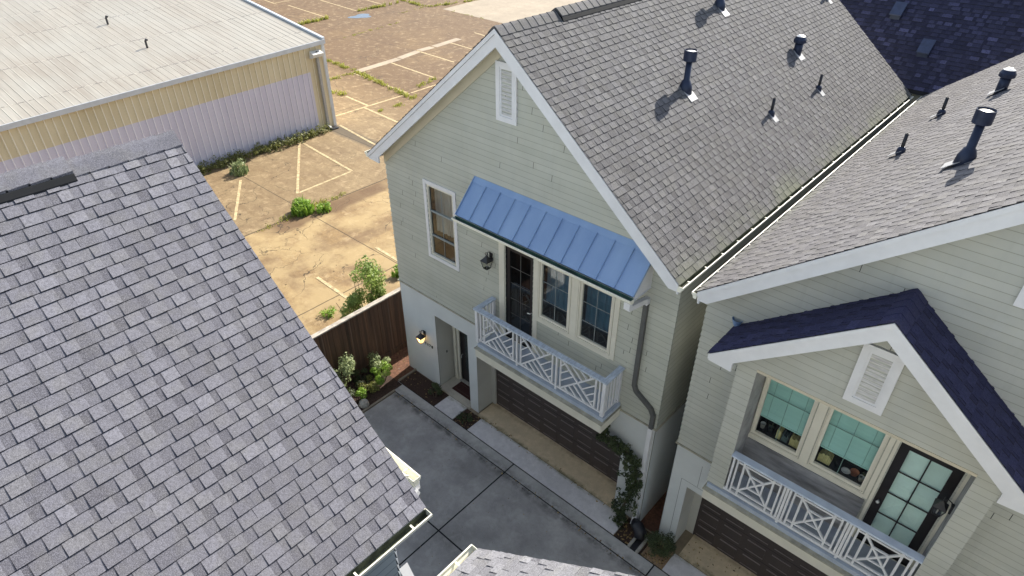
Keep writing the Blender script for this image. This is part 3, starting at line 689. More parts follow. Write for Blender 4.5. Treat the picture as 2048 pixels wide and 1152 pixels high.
# driveway between the houses
d = MB(); jx = 4.78
for x0, x1 in ((.55, jx-.018), (jx+.018, 8.9), (8.935, 24)):
    for y0, y1 in ((-6.6, -3.258), (-3.222, -1.025)):
        d.box(x0, x1, y0, y1, -.1, 0.0)
for x0, x1 in ((.25, jx-.018), (jx+.018, 8.87), (8.905, 24)):
    d.box(x0, x1, -.998, -.69, -.1, .012, 1)
d.box(.25, 24, -6.6, -.6, -.15, -.07, 2)
d.box(jx-.0185, jx+.0185, -6.6, -.69, -.06, -.003, 2); d.box(.55, 24, -3.2585, -3.2215, -.06, -.0035, 2); d.box(.25, 24, -1.0255, -.9975, -.06, -.004, 2); d.box(.25, 14.3, -.6905, -.6595, -.06, .002, 2); d.box(8.869, 8.906, -1.03, -.69, -.06, .0025, 2); d.box(8.899, 8.936, -6.6, -1.02, -.06, -.0045, 2)
drv = setting(d.build('driveway', [M['drive'], M['band'], M['joint']]))
e = MB(); e.box(.47, .53, -6.5, -1.0, -.1, .04); e.box(.25, .30, -.67, -.0, -.1, .05); setting(e.build('bed_edging', M['edging']))
p = MB()
p.box(1.80, 2.52, -.66, -.10, -.1, .02, 0); p.box(3.10, 7.80, -.66, -.115, -.1, .02, 0); p.box(9.07, 14.3, -.66, -.14, -.1, .02, 0)
setting(p.build('walkway', M['walk']))
p = MB(); p.box(2.93, 7.34, -.10, .66, -.1, .03); p.box(9.16, 13.1, -.12, .66, -.1, .03); setting(p.build('garage_apron', M['apron']))
p = MB(); p.box(1.36, 2.59, -.085, .60, -.1, .06); setting(p.build('porch_slab', M['porch']))
p = MB(); p.box(-.85, .47, -6.6, -.7, -.2, .015); p.box(.30, 1.79, -.67, -.03, -.2, .0); p.box(2.53, 3.09, -.67, -.11, -.2, .0); p.box(7.81, 8.52, -.67, -.04, -.2, -.005)
setting(p.build('planting_bed', M['mulch']))
p = MB(); p.box(-.85, .24, -.695, 14, -.2, .01); p.box(8.06, 8.56, .0, 14, -.2, -.002); setting(p.build('side_yard_soil', M['soil']))
p = MB(); p.box(8.53, 9.06, -.67, -.05, -.2, .0); setting(p.build('gravel_bed', M['gravel']))

# ------------------------------------------------------------------ townhouses
SL = .824
W = 8.05; ZE = 6.9; ZR = 10.305; ZB = 3.12
def facadeP(x0, yf, dr):
    """s along +x from x0, d outward in direction dr (y)"""
    return lambda s, z, d: (x0+s, yf+dr*d, z)
def body(parent, P, x0, yf, dr, holes, sid, L=12.3, joints=.6, bump_holes=(), basemat='creamwall', ZBl=ZB, zr=ZR):
    xr = W/2; ztop = zr-.04
    def lim(z):
        return (0, W) if z <= ztop-SL*(W/2) else (xr-(ztop-z)/SL, xr+(ztop-z)/SL)
    iv = lambda z: subtract([lim(z)], holes, z)
    brk = [h[2] for h in holes]+[h[3] for h in holes]+[ztop-SL*W/2]
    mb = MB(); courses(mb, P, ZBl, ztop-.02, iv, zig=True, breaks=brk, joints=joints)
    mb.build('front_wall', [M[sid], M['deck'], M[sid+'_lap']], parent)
    # smooth lower storey, 30 mm proud of nothing: plain panels with holes
    b = MB(); zs = sorted(set([0, ZBl]+[h[2] for h in holes if h[2] < ZBl]+[h[3] for h in holes if h[3] < ZBl]))
    for za, zb in zip(zs, zs[1:]):
        for a, c in subtract([(0, W)], holes, (za+zb)/2):
            b.face([P(a, za, 0.012), P(c, za, .012), P(c, zb, .012), P(a, zb, .012)])
    # side and rear lower walls
    for s, sg in ((0, -1), (W, 1)):
        b.face([P(s+sg*.012, 0, .012), P(s+sg*.012, 0, -L), P(s+sg*.012, ZBl, -L), P(s+sg*.012, ZBl, .012)])
    b.face([P(0, 0, -L-.012), P(W, 0, -L-.012), P(W, ZBl, -L-.012), P(0, ZBl, -L-.012)])
    b.face([P(-.03, ZBl-.001, .03), P(W+.03, ZBl-.001, .03), P(W+.03, ZBl-.001, -L-.03), P(-.03, ZBl-.001, -L-.03)])
    bw = b.build('lower_wall', M[basemat], parent)
    # flashing ledge on top of the lower storey
    f = MB()
    hs = sorted([(h[0], h[1]) for h in bump_holes])
    segs = [(-.045, W+.045)]
    for h in hs: segs = [q for a, c in segs for q in ((a, h[0]), (h[1], c)) if q[1] > q[0]]
    for a, c in segs: f.prism([(a, ZBl-.03), (c, ZBl-.03), (c, ZBl+.006), (a, ZBl+.006)], P, .001, .045)
    for s, sg in ((0, -1), (W, 1)):
        a, c = sorted((s+sg*.001, s+sg*.045)); f.prism([(a, ZBl-.03), (c, ZBl-.03), (c, ZBl+.006), (a, ZBl+.006)], P, -L, .0)
    f.build('ledge_flashing', M['ledge'], bw)
    # upper side walls and rear wall
    for s, sg in ((0, -1), (W, 1)):
        sm = MB(); Q = lambda q, z, d_, s=s, sg=sg: P(s+sg*d_, z, -q)
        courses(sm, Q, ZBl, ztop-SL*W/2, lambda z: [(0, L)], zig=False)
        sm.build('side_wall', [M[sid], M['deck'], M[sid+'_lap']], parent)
    rm = MB(); Q = lambda s, z, d_: P(s, z, -L-d_)
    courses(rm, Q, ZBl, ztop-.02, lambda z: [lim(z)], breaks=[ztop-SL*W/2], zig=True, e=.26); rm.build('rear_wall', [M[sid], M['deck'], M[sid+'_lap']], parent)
def soffit(parent, P, xr, zr, sl, S, t0, t1, frz=0):
    mb = MB(); z = zr-.115
    for sg in (-1, 1):
        mb.prism([(xr, z), (xr+sg*S, z-sl*S), (xr+sg*S, z-sl*S-.02), (xr, z-.02)], P, t1, t0)
    mb.build('soffit', M['soffit'], parent)
    if frz:
        for sg in (-1, 1):
            q = MB(); z = zr-.14; Sw = frz; q.prism([(xr, z), (xr+sg*Sw, z-sl*Sw), (xr+sg*Sw, z-sl*Sw-.31), (xr, z-.31)], P, t1+.022, t1+.038); q.build('frieze_board', M['soffit'], parent)

# ================= house A: gabled sage house with the blue awning
HA = root('townhouse', (4.025, 0, 0), 'gabled sage green house with blue metal awning and lit lantern by its entry', 'house', 'gabled townhouses')
PA = facadeP(0, 0, -1)
UP = [(3.93, 4.72, 3.30, 5.83), (4.90, 5.72, 4.38, 5.83), (5.95, 6.76, 4.38, 5.83)]
LW = (1.47, 2.33, 4.57, 6.44)
hA = [(1.35, 2.58, 0, 2.58), (2.89, 7.36, 0, 2.13), LW] + UP
body(HA, PA, 0, 0, -1, hA, 'sidA', bump_holes=[(3.6, 7.2)])
roofA = roof(HA, PA, 4.025, ZR, SL, 4.20, 4.11, .35, -12.62, M['roofA'], 21, vent=-1.3)
rake(HA, PA, 4.025, ZR-.012, SL, 4.20, 4.11, .345)
rake(HA, PA, 4.025, ZR-.012, SL, 4.20, 4.11, -12.56)
soffit(HA, PA, 4.025, ZR, SL, 4.15, .30, 0.0, 4.04)
gutter(HA, (8.14, -.36, 6.87), (8.14, 12.62, 6.87), (1, 0, 0), width=.105)
gutter(HA, (-.18, -.36, 6.84), (-.18, 12.62, 6.84), (-1, 0, 0))
eb = MB(); eb.box(8.10, 8.137, -.30, 12.6, 6.66, 6.86); eb.build('eave_board', M['white'], HA); eb = MB(); eb.box(-.17, -.135, -.3, 12.6, 6.66, 6.83); eb.build('eave_board', M['white'], HA)
louver(HA, PA, 3.74, 4.26, 8.54, 9.65)
window(HA, PA, *LW, rails=((5.77, .045), (5.11, .045)), cols=1, gm='glassdark', curtain_or_reflection=(5.14, 'curtaintan'), mw=.008, tm='white', trim=.11, label='tall narrow window with tan reflection')
# window and door group trim
fr = MB()
for a, b in ((3.74, 3.90), (4.75, 4.87), (5.75, 5.92), (6.79, 6.90)):
    z0 = 3.30 if a < 4.8 else 4.28
    fr.prism([(a, z0), (b, z0), (b, 5.98), (a, 5.98)], PA, 0, .031)
fr.prism([(3.90, 5.86), (6.79, 5.86), (6.79, 6.02), (3.90, 6.02)], PA, .0, .028)
fr.prism([(4.87, 4.25), (6.79, 4.25), (6.79, 4.35), (4.87, 4.35)], PA, .0, .03)
fr.build('opening_trim', M['cream'], HA)
for a, b in ((3.95, 4.72), (4.92, 5.70), (5.97, 6.74)):
    q = MB(); q.prism([(a, 5.865), (b, 5.865), (b, 5.915), (a, 5.915)], PA, .0285, .0335); q.build('transom_slit', M['door'], HA)  # dark strip painting the shadow at the window recess head
for s0, s1 in ((4.90, 5.72), (5.95, 6.76)):
    window(HA, PA, s0+.03, s1-.03, 4.41, 5.80, rails=((4.85, .010), (5.32, .010)), cols=1, trim=.05, gm='glassdark', curtain_or_reflection=(4.7, 'curtain'), mw=.010)
dm = MB(); trim_frame(dm, PA, 3.93, 4.72, 3.31, 5.80, .10, -.06, -.02); dm.prism([(4.03, 3.41), (4.62, 3.41), (4.62, 3.60), (4.03, 3.60)], PA, -.06, -.025)
dA = dm.build('balcony_door', M['door'], HA)
gm_ = MB(); gm_.face([PA(4.03, 3.60, -.045), PA(4.62, 3.60, -.045), PA(4.62, 5.70, -.045), PA(4.03, 5.70, -.045)]); gm_.build('door_pane', M['glassdark'], dA)
gb = MB(); gb.prism([(4.32, 3.60), (4.332, 3.60), (4.332, 5.70), (4.32, 5.70)], PA, -.044, -.036)
for z in (4.02, 4.44, 4.86, 5.28): gb.prism([(4.03, z-.006), (4.62, z-.006), (4.62, z+.006), (4.03, z+.006)], PA, -.044, -.037)
gb.build('glazing_bars', M['downgrey'], dA)
hb = MB(); hb.tube([PA(4.67, 4.33, -.02), PA(4.67, 4.33, .03), PA(4.60, 4.33, .04)], .012, 6); hb.build('door_handle', M['capmetal'], dA)
rr_ = MB(); niche(rr_, PA, 3.92, 4.73, 3.28, 5.82, .7); rr_.build('room_recess', M['interior'], dA)
# awning
AW = MB(); s0, s1 = 3.07, 7.50; zt, zl, tt = 7.13, 6.47, .62
def Pa(s, u, h):   # u 0..1 down the awning
    dz = (zt-zl); L = math.hypot(dz, tt); return PA(s, zt-dz*u+h*tt/L, .005+tt*u+h*dz/L)
AW.hexa([Pa(s0, 0, -.02), Pa(s1, 0, -.02), Pa(s1, 1, -.02), Pa(s0, 1, -.02), Pa(s0, 0, 0), Pa(s1, 0, 0), Pa(s1, 1, 0), Pa(s0, 1, 0)])
n_ = 11
for i in range(n_+1):
    s = s0+.006+(s1-s0-.012)*i/n_; u0 = .13 if 0 < i < n_ else 0
    AW.hexa([Pa(s-.006, u0, 0), Pa(s+.006, u0, 0), Pa(s+.006, 1, 0), Pa(s-.006, 1, 0), Pa(s-.006, u0, .032), Pa(s+.006, u0, .032), Pa(s+.006, 1, .032), Pa(s-.006, 1, .032)])
AW.hexa([Pa(s0-.01, -.03, .001), Pa(s1+.01, -.03, .001), Pa(s1+.01, .14, .001), Pa(s0-.01, .14, .001), Pa(s0-.01, -.03, .022), Pa(s1+.01, -.03, .022), Pa(s1+.01, .14, .012), Pa(s0-.01, .14, .012)])
awn = AW.build('metal_awning', M['awning'], HA)
AS = MB()
for s in (s0+.02, s1-.02):
    AS.face([Pa(s, 0, -.02), Pa(s, 1, -.02), PA(s, zl-.10, tt-.02), PA(s, zl-.10, .0)]) 
AS.face([PA(s0, zl-.1, 0), PA(s1, zl-.1, 0), PA(s1, zl-.1, tt-.02), PA(s0, zl-.1, tt-.02)])
AS.build('awning_soffit', M['white'], awn)
gutter(HA, PA(s0-.01, zl-.03, tt-.005), PA(s1+.01, zl-.03, tt-.005), (0, -1, 0), inner='gutteringreen', hang=0, name='awning_gutter', width=.125, depth=.09)
ds = MB()
ds.box(7.38, 7.50, -.72, -.63, 6.22, 6.36); ds.bar((7.44, -.66, 6.22), (7.46, -.12, 6.12), .09, .10); ds.box(7.41, 7.51, -.13, -.02, 6.02, 6.14)
dsp = ds.build('downspout_elbow', M['white'], HA)
ds = MB(); ds.bar((7.46, -.06, 6.03), (7.46, -.06, 3.98), .085, .075, (0, 1, 0)); ds.bar((7.46, -.06, 4.0), (7.52, -.06, 3.86), .085, .076, (0, 1, 0))
ds.bar((7.51, -.061, 3.87), (7.90, -.061, 3.62), .085, .075, (0, 1, 0)); ds.bar((7.89, -.06, 3.63), (7.97, -.06, 3.48), .085, .076, (0, 1, 0)); ds.bar((7.97, -.06, 3.50), (7.97, -.06, 3.10), .085, .075, (0, 1, 0))
ds.build('grey_downspout', M['downgrey'], HA)
ds = MB(); ds.bar((7.97, -.06, 3.12), (7.97, -.06, .25), .095, .085, (0, 1, 0)); ds.bar((7.97, -.06, .27), (8.0, -.22, .12), .09, .085, (1, 0, 0)); ds.build('white_downspout', M['white'], HA)
def box_beam(parent, P, s0, s1):
    b = MB(); b.prism([(s0, 2.93), (s1, 2.93), (s1, 3.17), (s0, 3.17)], P, -.001+.02, .72); bm_ = b.build('balcony_beam', M['cream'], parent)
    l = MB(); l.prism([(s0-.02, 3.171), (s1+.02, 3.171), (s1+.02, 3.195), (s0-.02, 3.195)], P, .02, .745); l.build('beam_ledge', M['ledge'], bm_)
    c = MB(); c.prism([(s0+.015, 3.196), (s1-.015, 3.196), (s1-.015, 3.285), (s0+.015, 3.285)], P, .02, .655); c.build('balcony_slab', M['slab'], bm_)
box_beam(HA, PA, 3.60, 7.20)
# chinoiserie railing
rl = MB(); za, zb_ = 3.38, 4.22; tr_ = .60
def pk(mb, a, b, w_=.032, th=.035, t=tr_): mb.bar(PA(a[0], a[1], t), PA(b[0], b[1], t), w_, th, (0, 1, 0))
def clipseg(p, q, x0, x1, z0, z1):
    t0, t1 = 0., 1.; dx, dz = q[0]-p[0], q[1]-p[1]
    for pp, qq in ((-dx, p[0]-x0), (dx, x1-p[0]), (-dz, p[1]-z0), (dz, z1-p[1])):
        if abs(pp) < 1e-9:
            if qq < 0: return None
        else:
            r_ = qq/pp
            if pp < 0: t0 = max(t0, r_)
            else: t1 = min(t1, r_)
    return None if t0 >= t1 else ((p[0]+dx*t0, p[1]+dz*t0), (p[0]+dx*t1, p[1]+dz*t1))
x0, x1 = 3.58, 7.12; pan = 3
for i in range(pan):
    a = x0+.22+i*1.11; b = a+.89
    for s in ((a, b)): pk(rl, (s, za), (s, zb_))
    if i < pan-1: pk(rl, (b+.11, za-.14), (b+.11, zb_), .04, .042)
    cx, cz = (a+b)/2, (za+zb_)/2
    pk(rl, (a, zb_), (b, za), .034, .03); pk(rl, (a, za), (b, zb_), .034, .0302)
    dgx, dgz = (b-a), (zb_-za)
    for kq in (.25, .5, .75):
        # top quadrant: parallel to falling diagonal, ends on rising diagonal
        xs = a+dgx*kq; t_ = (1-kq)/2
        pk(rl, (xs, zb_), (xs+dgx*t_, zb_-dgz*t_), .026, .026)
        xs = b-dgx*kq; pk(rl, (xs, za), (xs-dgx*t_, za+dgz*t_), .026, .026)
        zs_ = zb_-dgz*kq; pk(rl, (a, zs_-dgz*0), (a+dgx*kq/2 if False else a+dgx*(kq)/2, zs_+dgz*(kq)/2), .026, .0265) if kq < 1 else None
        zs_ = za+dgz*kq; pk(rl, (b, zs_), (b-dgx*kq/2, zs_-dgz*kq/2), .026, .0265)
pk(rl, (x0+.11, za), (x0+.11, zb_)); pk(rl, (x1-.11, za), (x1-.11, zb_)); 
pk(rl, (x0, za), (x1, za), .04, .04)
rail_top = MB(); rail_top.box(x0-.07, x1+.07, -.66, -.53, 4.22, 4.26); rail_top.box(x0-.07, x0+.06, -.53, -.03, 4.221, 4.259); rail_top.box(x1-.06, x1+.07, -.53, -.03, 4.221, 4.259)
for s in (x0, x1):
    rl.bar(PA(s, 3.30, tr_), PA(s, 4.22, tr_), .075, .075, (0, 1, 0)); rl.bar(PA(s, za-.02, tr_), PA(s, za-.02, .03), .035, .035)
    rl.bar(PA(s, 3.30, .05), PA(s, 4.22, .05), .06, .06, (0, 1, 0))
    for q in range(4): rl.bar(PA(s, za, .15+.11*q), PA(s, 4.22, .15+.11*q), .032, .032, (0, 1, 0))
rlo = rl.build('balcony_railing', M['white'], HA); rail_top.build('handrail', simple('weathered_white_rail', (.50, .56, .64), .6, .25, 9, streak=(3, .8, 1)), rlo)
# entry
en = MB(); niche(en, PA, 1.35, 2.58, .05, 2.58, .57, 0, back=False, bottom=False)
en.prism([(1.35, .05), (1.62, .05), (1.62, 2.58), (1.35, 2.58)], PA, -.60, -.57); en.prism([(1.62, 2.25), (2.58, 2.25), (2.58, 2.58), (1.62, 2.58)], PA, -.60, -.57)
en.build('entry_recess', M['innerwall'], HA)
tr = MB(); tr.prism([(1.42, .05), (1.52, .05), (1.52, 2.35), (1.42, 2.35)], PA, -.57, -.52); tr.prism([(1.56, .05), (1.64, .05), (1.64, 2.3), (1.56, 2.3)], PA, -.57, -.54); tr.prism([(1.42, 2.2), (2.58, 2.2), (2.58, 2.35), (1.42, 2.35)], PA, -.569, -.53); tr.build('entry_trim', M['cream'], HA)
dd = MB(); dd.prism([(1.62, .06), (2.56, .06), (2.56, 2.25), (1.62, 2.25)], PA, -.66, -.61); dr_ = dd.build('front_door', M['door'], HA)
dg = MB(); dg.prism([(1.80, .5), (2.38, .5), (2.38, 2.05), (1.80, 2.05)], PA, -.609, -.604); dg.build('door_pane', M['glassdark'], dr_)
dh = MB(); dh.tube([PA(1.70, 1.05, -.60), PA(1.70, 1.05, -.55), PA(1.70, .95, -.54)], .012, 6); dh.build('door_handle', M['capmetal'], dr_)
th = MB(); th.prism([(1.60, .055), (2.57, .055), (2.57, .10), (1.60, .10)], PA, -.60, -.50); th.build('threshold', M['stone'], HA)
db_ = MB(); db_.box(1.345, 1.365, .30, .33, 1.10, 1.17); db_.build('doorbell', M['black'], HA)
gn = MB(); niche(gn, PA, 2.89, 7.36, .02, 2.13, .57, 0, back=False, bottom=False); gn.prism([(2.89, .03), (3.02, .03), (3.02, 2.13), (2.89, 2.13)], PA, -.61, -.52); gn.build('garage_recess', M['innerwall'], HA)
garage_door(HA, PA, 3.02, 7.36, 2.13, .57, cols=8)
lantern(HA, PA, 3.50, 5.30, sc=1.02); lantern(HA, PA, .86, 1.68, lit=True, sc=1.0)
for i_, ch_ in enumerate("1178"):
    tc = bpy.data.curves.new('num', 'FONT'); tc.body = ch_; tc.size = .13; tc.extrude = .006
    to = bpy.data.objects.new('tmp', tc); COL.objects.link(to); bpy.context.view_layer.update()
    dgm = bpy.data.meshes.new_from_object(to.evaluated_get(bpy.context.evaluated_depsgraph_get())); bpy.data.objects.remove(to)
    no = bpy.data.objects.new('house_number_digit', dgm); COL.objects.link(no); dgm.materials.clear(); dgm.materials.append(M['black']); no.parent = HA
    no.location = (.84+.09*i_-4.025, -.022, 1.33); no.rotation_euler = (R(90), 0, 0)
for b_, kd in (((5.86, 3.29, 8.79), 'flue'), ((4.73, 6.56, 9.72), 'flue'), ((6.15, 8.36, 8.55), 'cap'), ((6.96, 8.09, 7.88), 'pipe'), ((6.90, 5.47, 7.93), 'pipe'), ((5.35, 12.0, 9.21), 'pipe')):
    pipe_vent(HA, b_, kd, 1, SL)
# ================= house B: right, with the navy gabled bay
XB = 8.57
HB = root('townhouse', (XB+4.025, 0, 0), 'pale sage house at the right with navy gabled bay, teal blinds and lattice balcony', 'house', 'gabled townhouses')
PB = facadeP(XB, 0, -1)
bw = lambda x: x-XB
bh = [(bw(8.95), bw(13.35), 0, 2.06), (bw(9.83), bw(10.66), 4.34, 5.77), (bw(10.86), bw(11.72), 4.34, 5.77), (bw(11.90), bw(12.73), 3.30, 5.68)]
body(HB, PB, XB, 0, -1, bh, 'sidB', bump_holes=[(bw(9.5), bw(13.08))], joints=.5)
roof(HB, PB, 4.025, ZR, SL, 4.095, 4.2, .35, -12.75, M['roofB'], 41, vent=-1.3)
rake(HB, PB, 4.025, ZR-.012, SL, 4.09, 4.2, .345, chop=(0, .37)); rake(HB, PB, 4.025, ZR-.012, SL, 4.09, 4.2, -12.7)
soffit(HB, PB, 4.025, ZR, SL, 4.1, .30, 0.0)
gutter(HB, (8.49, -.36, 6.88), (8.49, 12.75, 6.88), (-1, 0, 0), width=.09)
eb = MB(); eb.box(8.493, 8.53, -.30, 12.7, 6.66, 6.86); eb.build('eave_board', M['white'], HB)
louver(HB, PB, 3.70, 4.22, 8.35, 9.46)
PW = lambda x, z, d: (x, -d, z)       # world-x facade coords for B
# bay: piers, header gable, side walls
BY = .60; bx0, bx1, px0, px1, hz = 9.50, 13.08, 9.80, 12.80, 6.20
bz = 8.10; bsl = .805; bxr = 11.29
def blim(z):
    a, c = bx0, bx1
    top = bz-.03
    if z > 3.0: a = max(a, bxr-(top-z)/bsl); c = min(c, bxr+(top-z)/bsl)
    return (a, c)
mb = MB(); PQ = lambda s, z, d: (s, -BY-d, z)
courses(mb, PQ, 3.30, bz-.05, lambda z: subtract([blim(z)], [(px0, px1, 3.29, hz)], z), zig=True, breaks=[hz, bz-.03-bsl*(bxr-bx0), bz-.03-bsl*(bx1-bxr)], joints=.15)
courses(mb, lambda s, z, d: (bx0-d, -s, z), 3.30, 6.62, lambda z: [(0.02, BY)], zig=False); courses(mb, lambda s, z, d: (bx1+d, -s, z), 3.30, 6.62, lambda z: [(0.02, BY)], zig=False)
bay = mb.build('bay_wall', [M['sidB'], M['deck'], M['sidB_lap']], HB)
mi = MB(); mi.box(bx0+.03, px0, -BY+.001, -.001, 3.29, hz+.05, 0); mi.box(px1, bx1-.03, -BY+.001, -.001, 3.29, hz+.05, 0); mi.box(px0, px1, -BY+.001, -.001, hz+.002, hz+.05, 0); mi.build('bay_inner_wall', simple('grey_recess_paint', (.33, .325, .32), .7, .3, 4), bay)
tm_ = MB(); tm_.box(px0, px1, -BY-.025, -BY+.05, hz-.05, hz); tm_.build('bay_header_trim', M['soffit'], bay)
pw = MB(); pw.box(px0, 11.80, -.035, -.02, 3.29, 4.20); pw.build('bay_panel', simple('weathered_grey_panel', (.25, .25, .26), .7, .5, 2.5, streak=(.6, 1, 3)), bay)
rb = roof(HB, PW, bxr, bz, bsl, 2.16, 2.16, .95, .02, M['roofP'], 55, tw=(.16, .26), vb=.016)
rake(HB, PW, bxr, bz-.012, bsl, 2.16, 2.16, .945, h=.29, chop=(.38, .38))
soffit(HB, PW, bxr, bz, bsl, 2.1, .90, .60)
ef = MB(); ef.box(9.15, 9.49, -.90, -.02, 6.27, 6.285); ef.box(13.09, 13.43, -.90, -.02, 6.27, 6.285); ef.build('bay_eave_soffit', M['white'], HB)
kf = MB(); kf.lathe((9.12, -.03, 6.42), [(.02, -.10), (.06, -.02), (.09, .08), (.085, .08), (.05, -.0)], 14); kf.build('kickout_flashing', M['awning'], HB)
louver(HB, PQ, 11.03, 11.55, 6.42, 7.45)
box_beam(HB, PW, 9.50, 13.08)
ot = MB()
for a, b, z0 in ((9.70, 9.80, 4.24), (10.69, 10.83, 4.24), (11.75, 11.82, 4.24), (11.835, 11.88, 3.29), (12.76, 12.80, 3.29)):
    ot.prism([(a, z0), (b, z0), (b, 5.84), (a, 5.84)], PW, 0, .031)
ot.prism([(9.80, 5.80), (12.76, 5.80), (12.76, 5.93), (9.80, 5.93)], PW, .0, .028); ot.prism([(9.80, 4.21), (11.75, 4.21), (11.75, 4.31), (9.80, 4.31)], PW, 0, .028)
ot.build('opening_trim', M['cream'], HB)
for s0_, s1_, nb in ((9.83, 10.66, 0), (10.86, 11.72, 1)):
    window(HB, PW, s0_+.02, s1_-.02, 4.36, 5.75, rails=((5.30, .012),), cols=1, trim=.035, gm='glass', blind=(4.72, 'blind'), muntin='barteal', mw=.009)
dm = MB(); trim_frame(dm, PW, 11.90, 12.73, 3.31, 5.66, .13, -.06, -.015); dm.prism([(12.03, 3.44), (12.60, 3.44), (12.60, 3.56), (12.03, 3.56)], PW, -.06, -.02)
dB = dm.build('balcony_door', M['door'], HB)
q = MB(); q.face([PW(12.03, 3.56, -.04), PW(12.60, 3.56, -.04), PW(12.60, 5.53, -.04), PW(12.03, 5.53, -.04)]); q.build('door_pane', M['glass'], dB)
q = MB(); q.prism([(12.305, 3.56), (12.325, 3.56), (12.325, 5.53), (12.305, 5.53)], PW, -.039, -.025)
for i in range(1, 4): z = 3.56+(5.53-3.56)*i/4; q.prism([(12.03, z-.01), (12.60, z-.01), (12.60, z+.01), (12.03, z+.01)], PW, -.039, -.026)
q.build('glazing_bars', M['door'], dB)
q = MB(); niche(q, PW, 11.89, 12.74, 3.28, 5.68, .6); q.build('room_recess', M['interior'], dB)
q = MB(); zz = 5.53
while zz > 3.58: q.face([PW(12.03, zz, -.078), PW(12.60, zz, -.078), PW(12.60, zz-.026, -.072), PW(12.03, zz-.026, -.072)]); zz -= .025
q.build('blind', M['blindpale'], dB)
q = MB(); q.lathe(PW(11.965, 4.32, .04), [(.0, -.028), (.02, -.02), (.028, 0), (.02, .02), (.0, .028)], 12); q.tube([PW(11.965, 4.32, -.02), PW(11.965, 4.32, .03)], .011, 8); q.build('door_knob', M['capmetal'], dB, True)
pl_ = lambda s, z, d: (px1-d, -s, z)
lantern(HB, pl_, .30, 5.12, sc=.88)
# railing B
rl = MB(); za, zb_ = 3.36, 4.24
def pb_(a, b, w_=.035, th=.035): rl.bar(PW(a[0], a[1], .60), PW(b[0], b[1], .60), w_, th, (0, 1, 0))
for i in range(3):
    a = px0+.02+i*1.0; b = a+.96
    pb_((a+.03, za), (a+.03, zb_), .035, .03); pb_((b-.03, za), (b-.03, zb_), .035, .03)
    pb_((a+.10, za), (a+.10, zb_), .03, .031); pb_((b-.10, za), (b-.10, zb_), .03, .031)
    u0, u1 = a+.22, b-.22; v0, v1 = za+.12, zb_-.10
    pb_((u0, za), (u0, zb_), .034, .032); pb_((u1, za), (u1, zb_), .034, .032)
    pb_((a+.10, v0), (b-.10, v0), .034, .033); pb_((a+.10, v1), (b-.10, v1), .034, .033)
    pb_((u0, v0), (u1, v1), .032, .030); pb_((u0, v1), (u1, v0), .032, .0305)
    c0, c1 = u0+(u1-u0)*.27, u1-(u1-u0)*.27; e0, e1 = v0+(v1-v0)*.27, v1-(v1-v0)*.27
    pb_((c0, e0), (c0, e1), .028, .027); pb_((c1, e0), (c1, e1), .028, .027); pb_((c0, e0), (c1, e0), .028, .0275); pb_((c0, e1), (c1, e1), .028, .0275)
    if i: pb_((a-.02, za-.08), (a-.02, zb_), .04, .04)
pb_((px0, za), (px1, za), .05, .045); rlb = rl.build('balcony_railing', M['white'], HB)
q = MB(); q.box(px0+.001, px1-.001, -.67, -.53, 4.24, 4.275); q.build('handrail', simple('pale_blue_rail', (.56, .62, .72), .6, .1, 4), rlb)
gn = MB(); niche(gn, PW, 8.95, 13.35, .02, 2.06, .57, 0, back=False, bottom=False); gn.prism([(8.95, .03), (9.12, .03), (9.12, 2.06), (8.95, 2.06)], PW, -.61, -.55); gn.build('garage_recess', M['innerwall'], HB)
garage_door(HB, PW, 9.12, 13.35, 2.06, .57, cols=8)
gl_ = MB(); gl_.prism([(8.80, 0), (8.806, 0), (8.806, 2.22), (8.80, 2.22)], PW, .0125, .0135); gl_.prism([(8.80, 2.22), (9.6, 2.22), (9.6, 2.226), (8.80, 2.226)], PW, .0125, .0135); gl_.prism([(9.15, 2.24), (9.156, 2.24), (9.156, 2.86), (9.15, 2.86)], PW, .0125, .0135); gl_.build('panel_joints', M['joint'], HB)
for b_, kd in (((10.98, 2.5, 9.02), 'flue'), ((10.58, 7.9, 8.70), 'cap'), ((9.72, 7.85, 7.99), 'pipe'), ((9.68, 5.1, 7.96), 'pipe')):
    pipe_vent(HB, b_, kd, -1, SL)
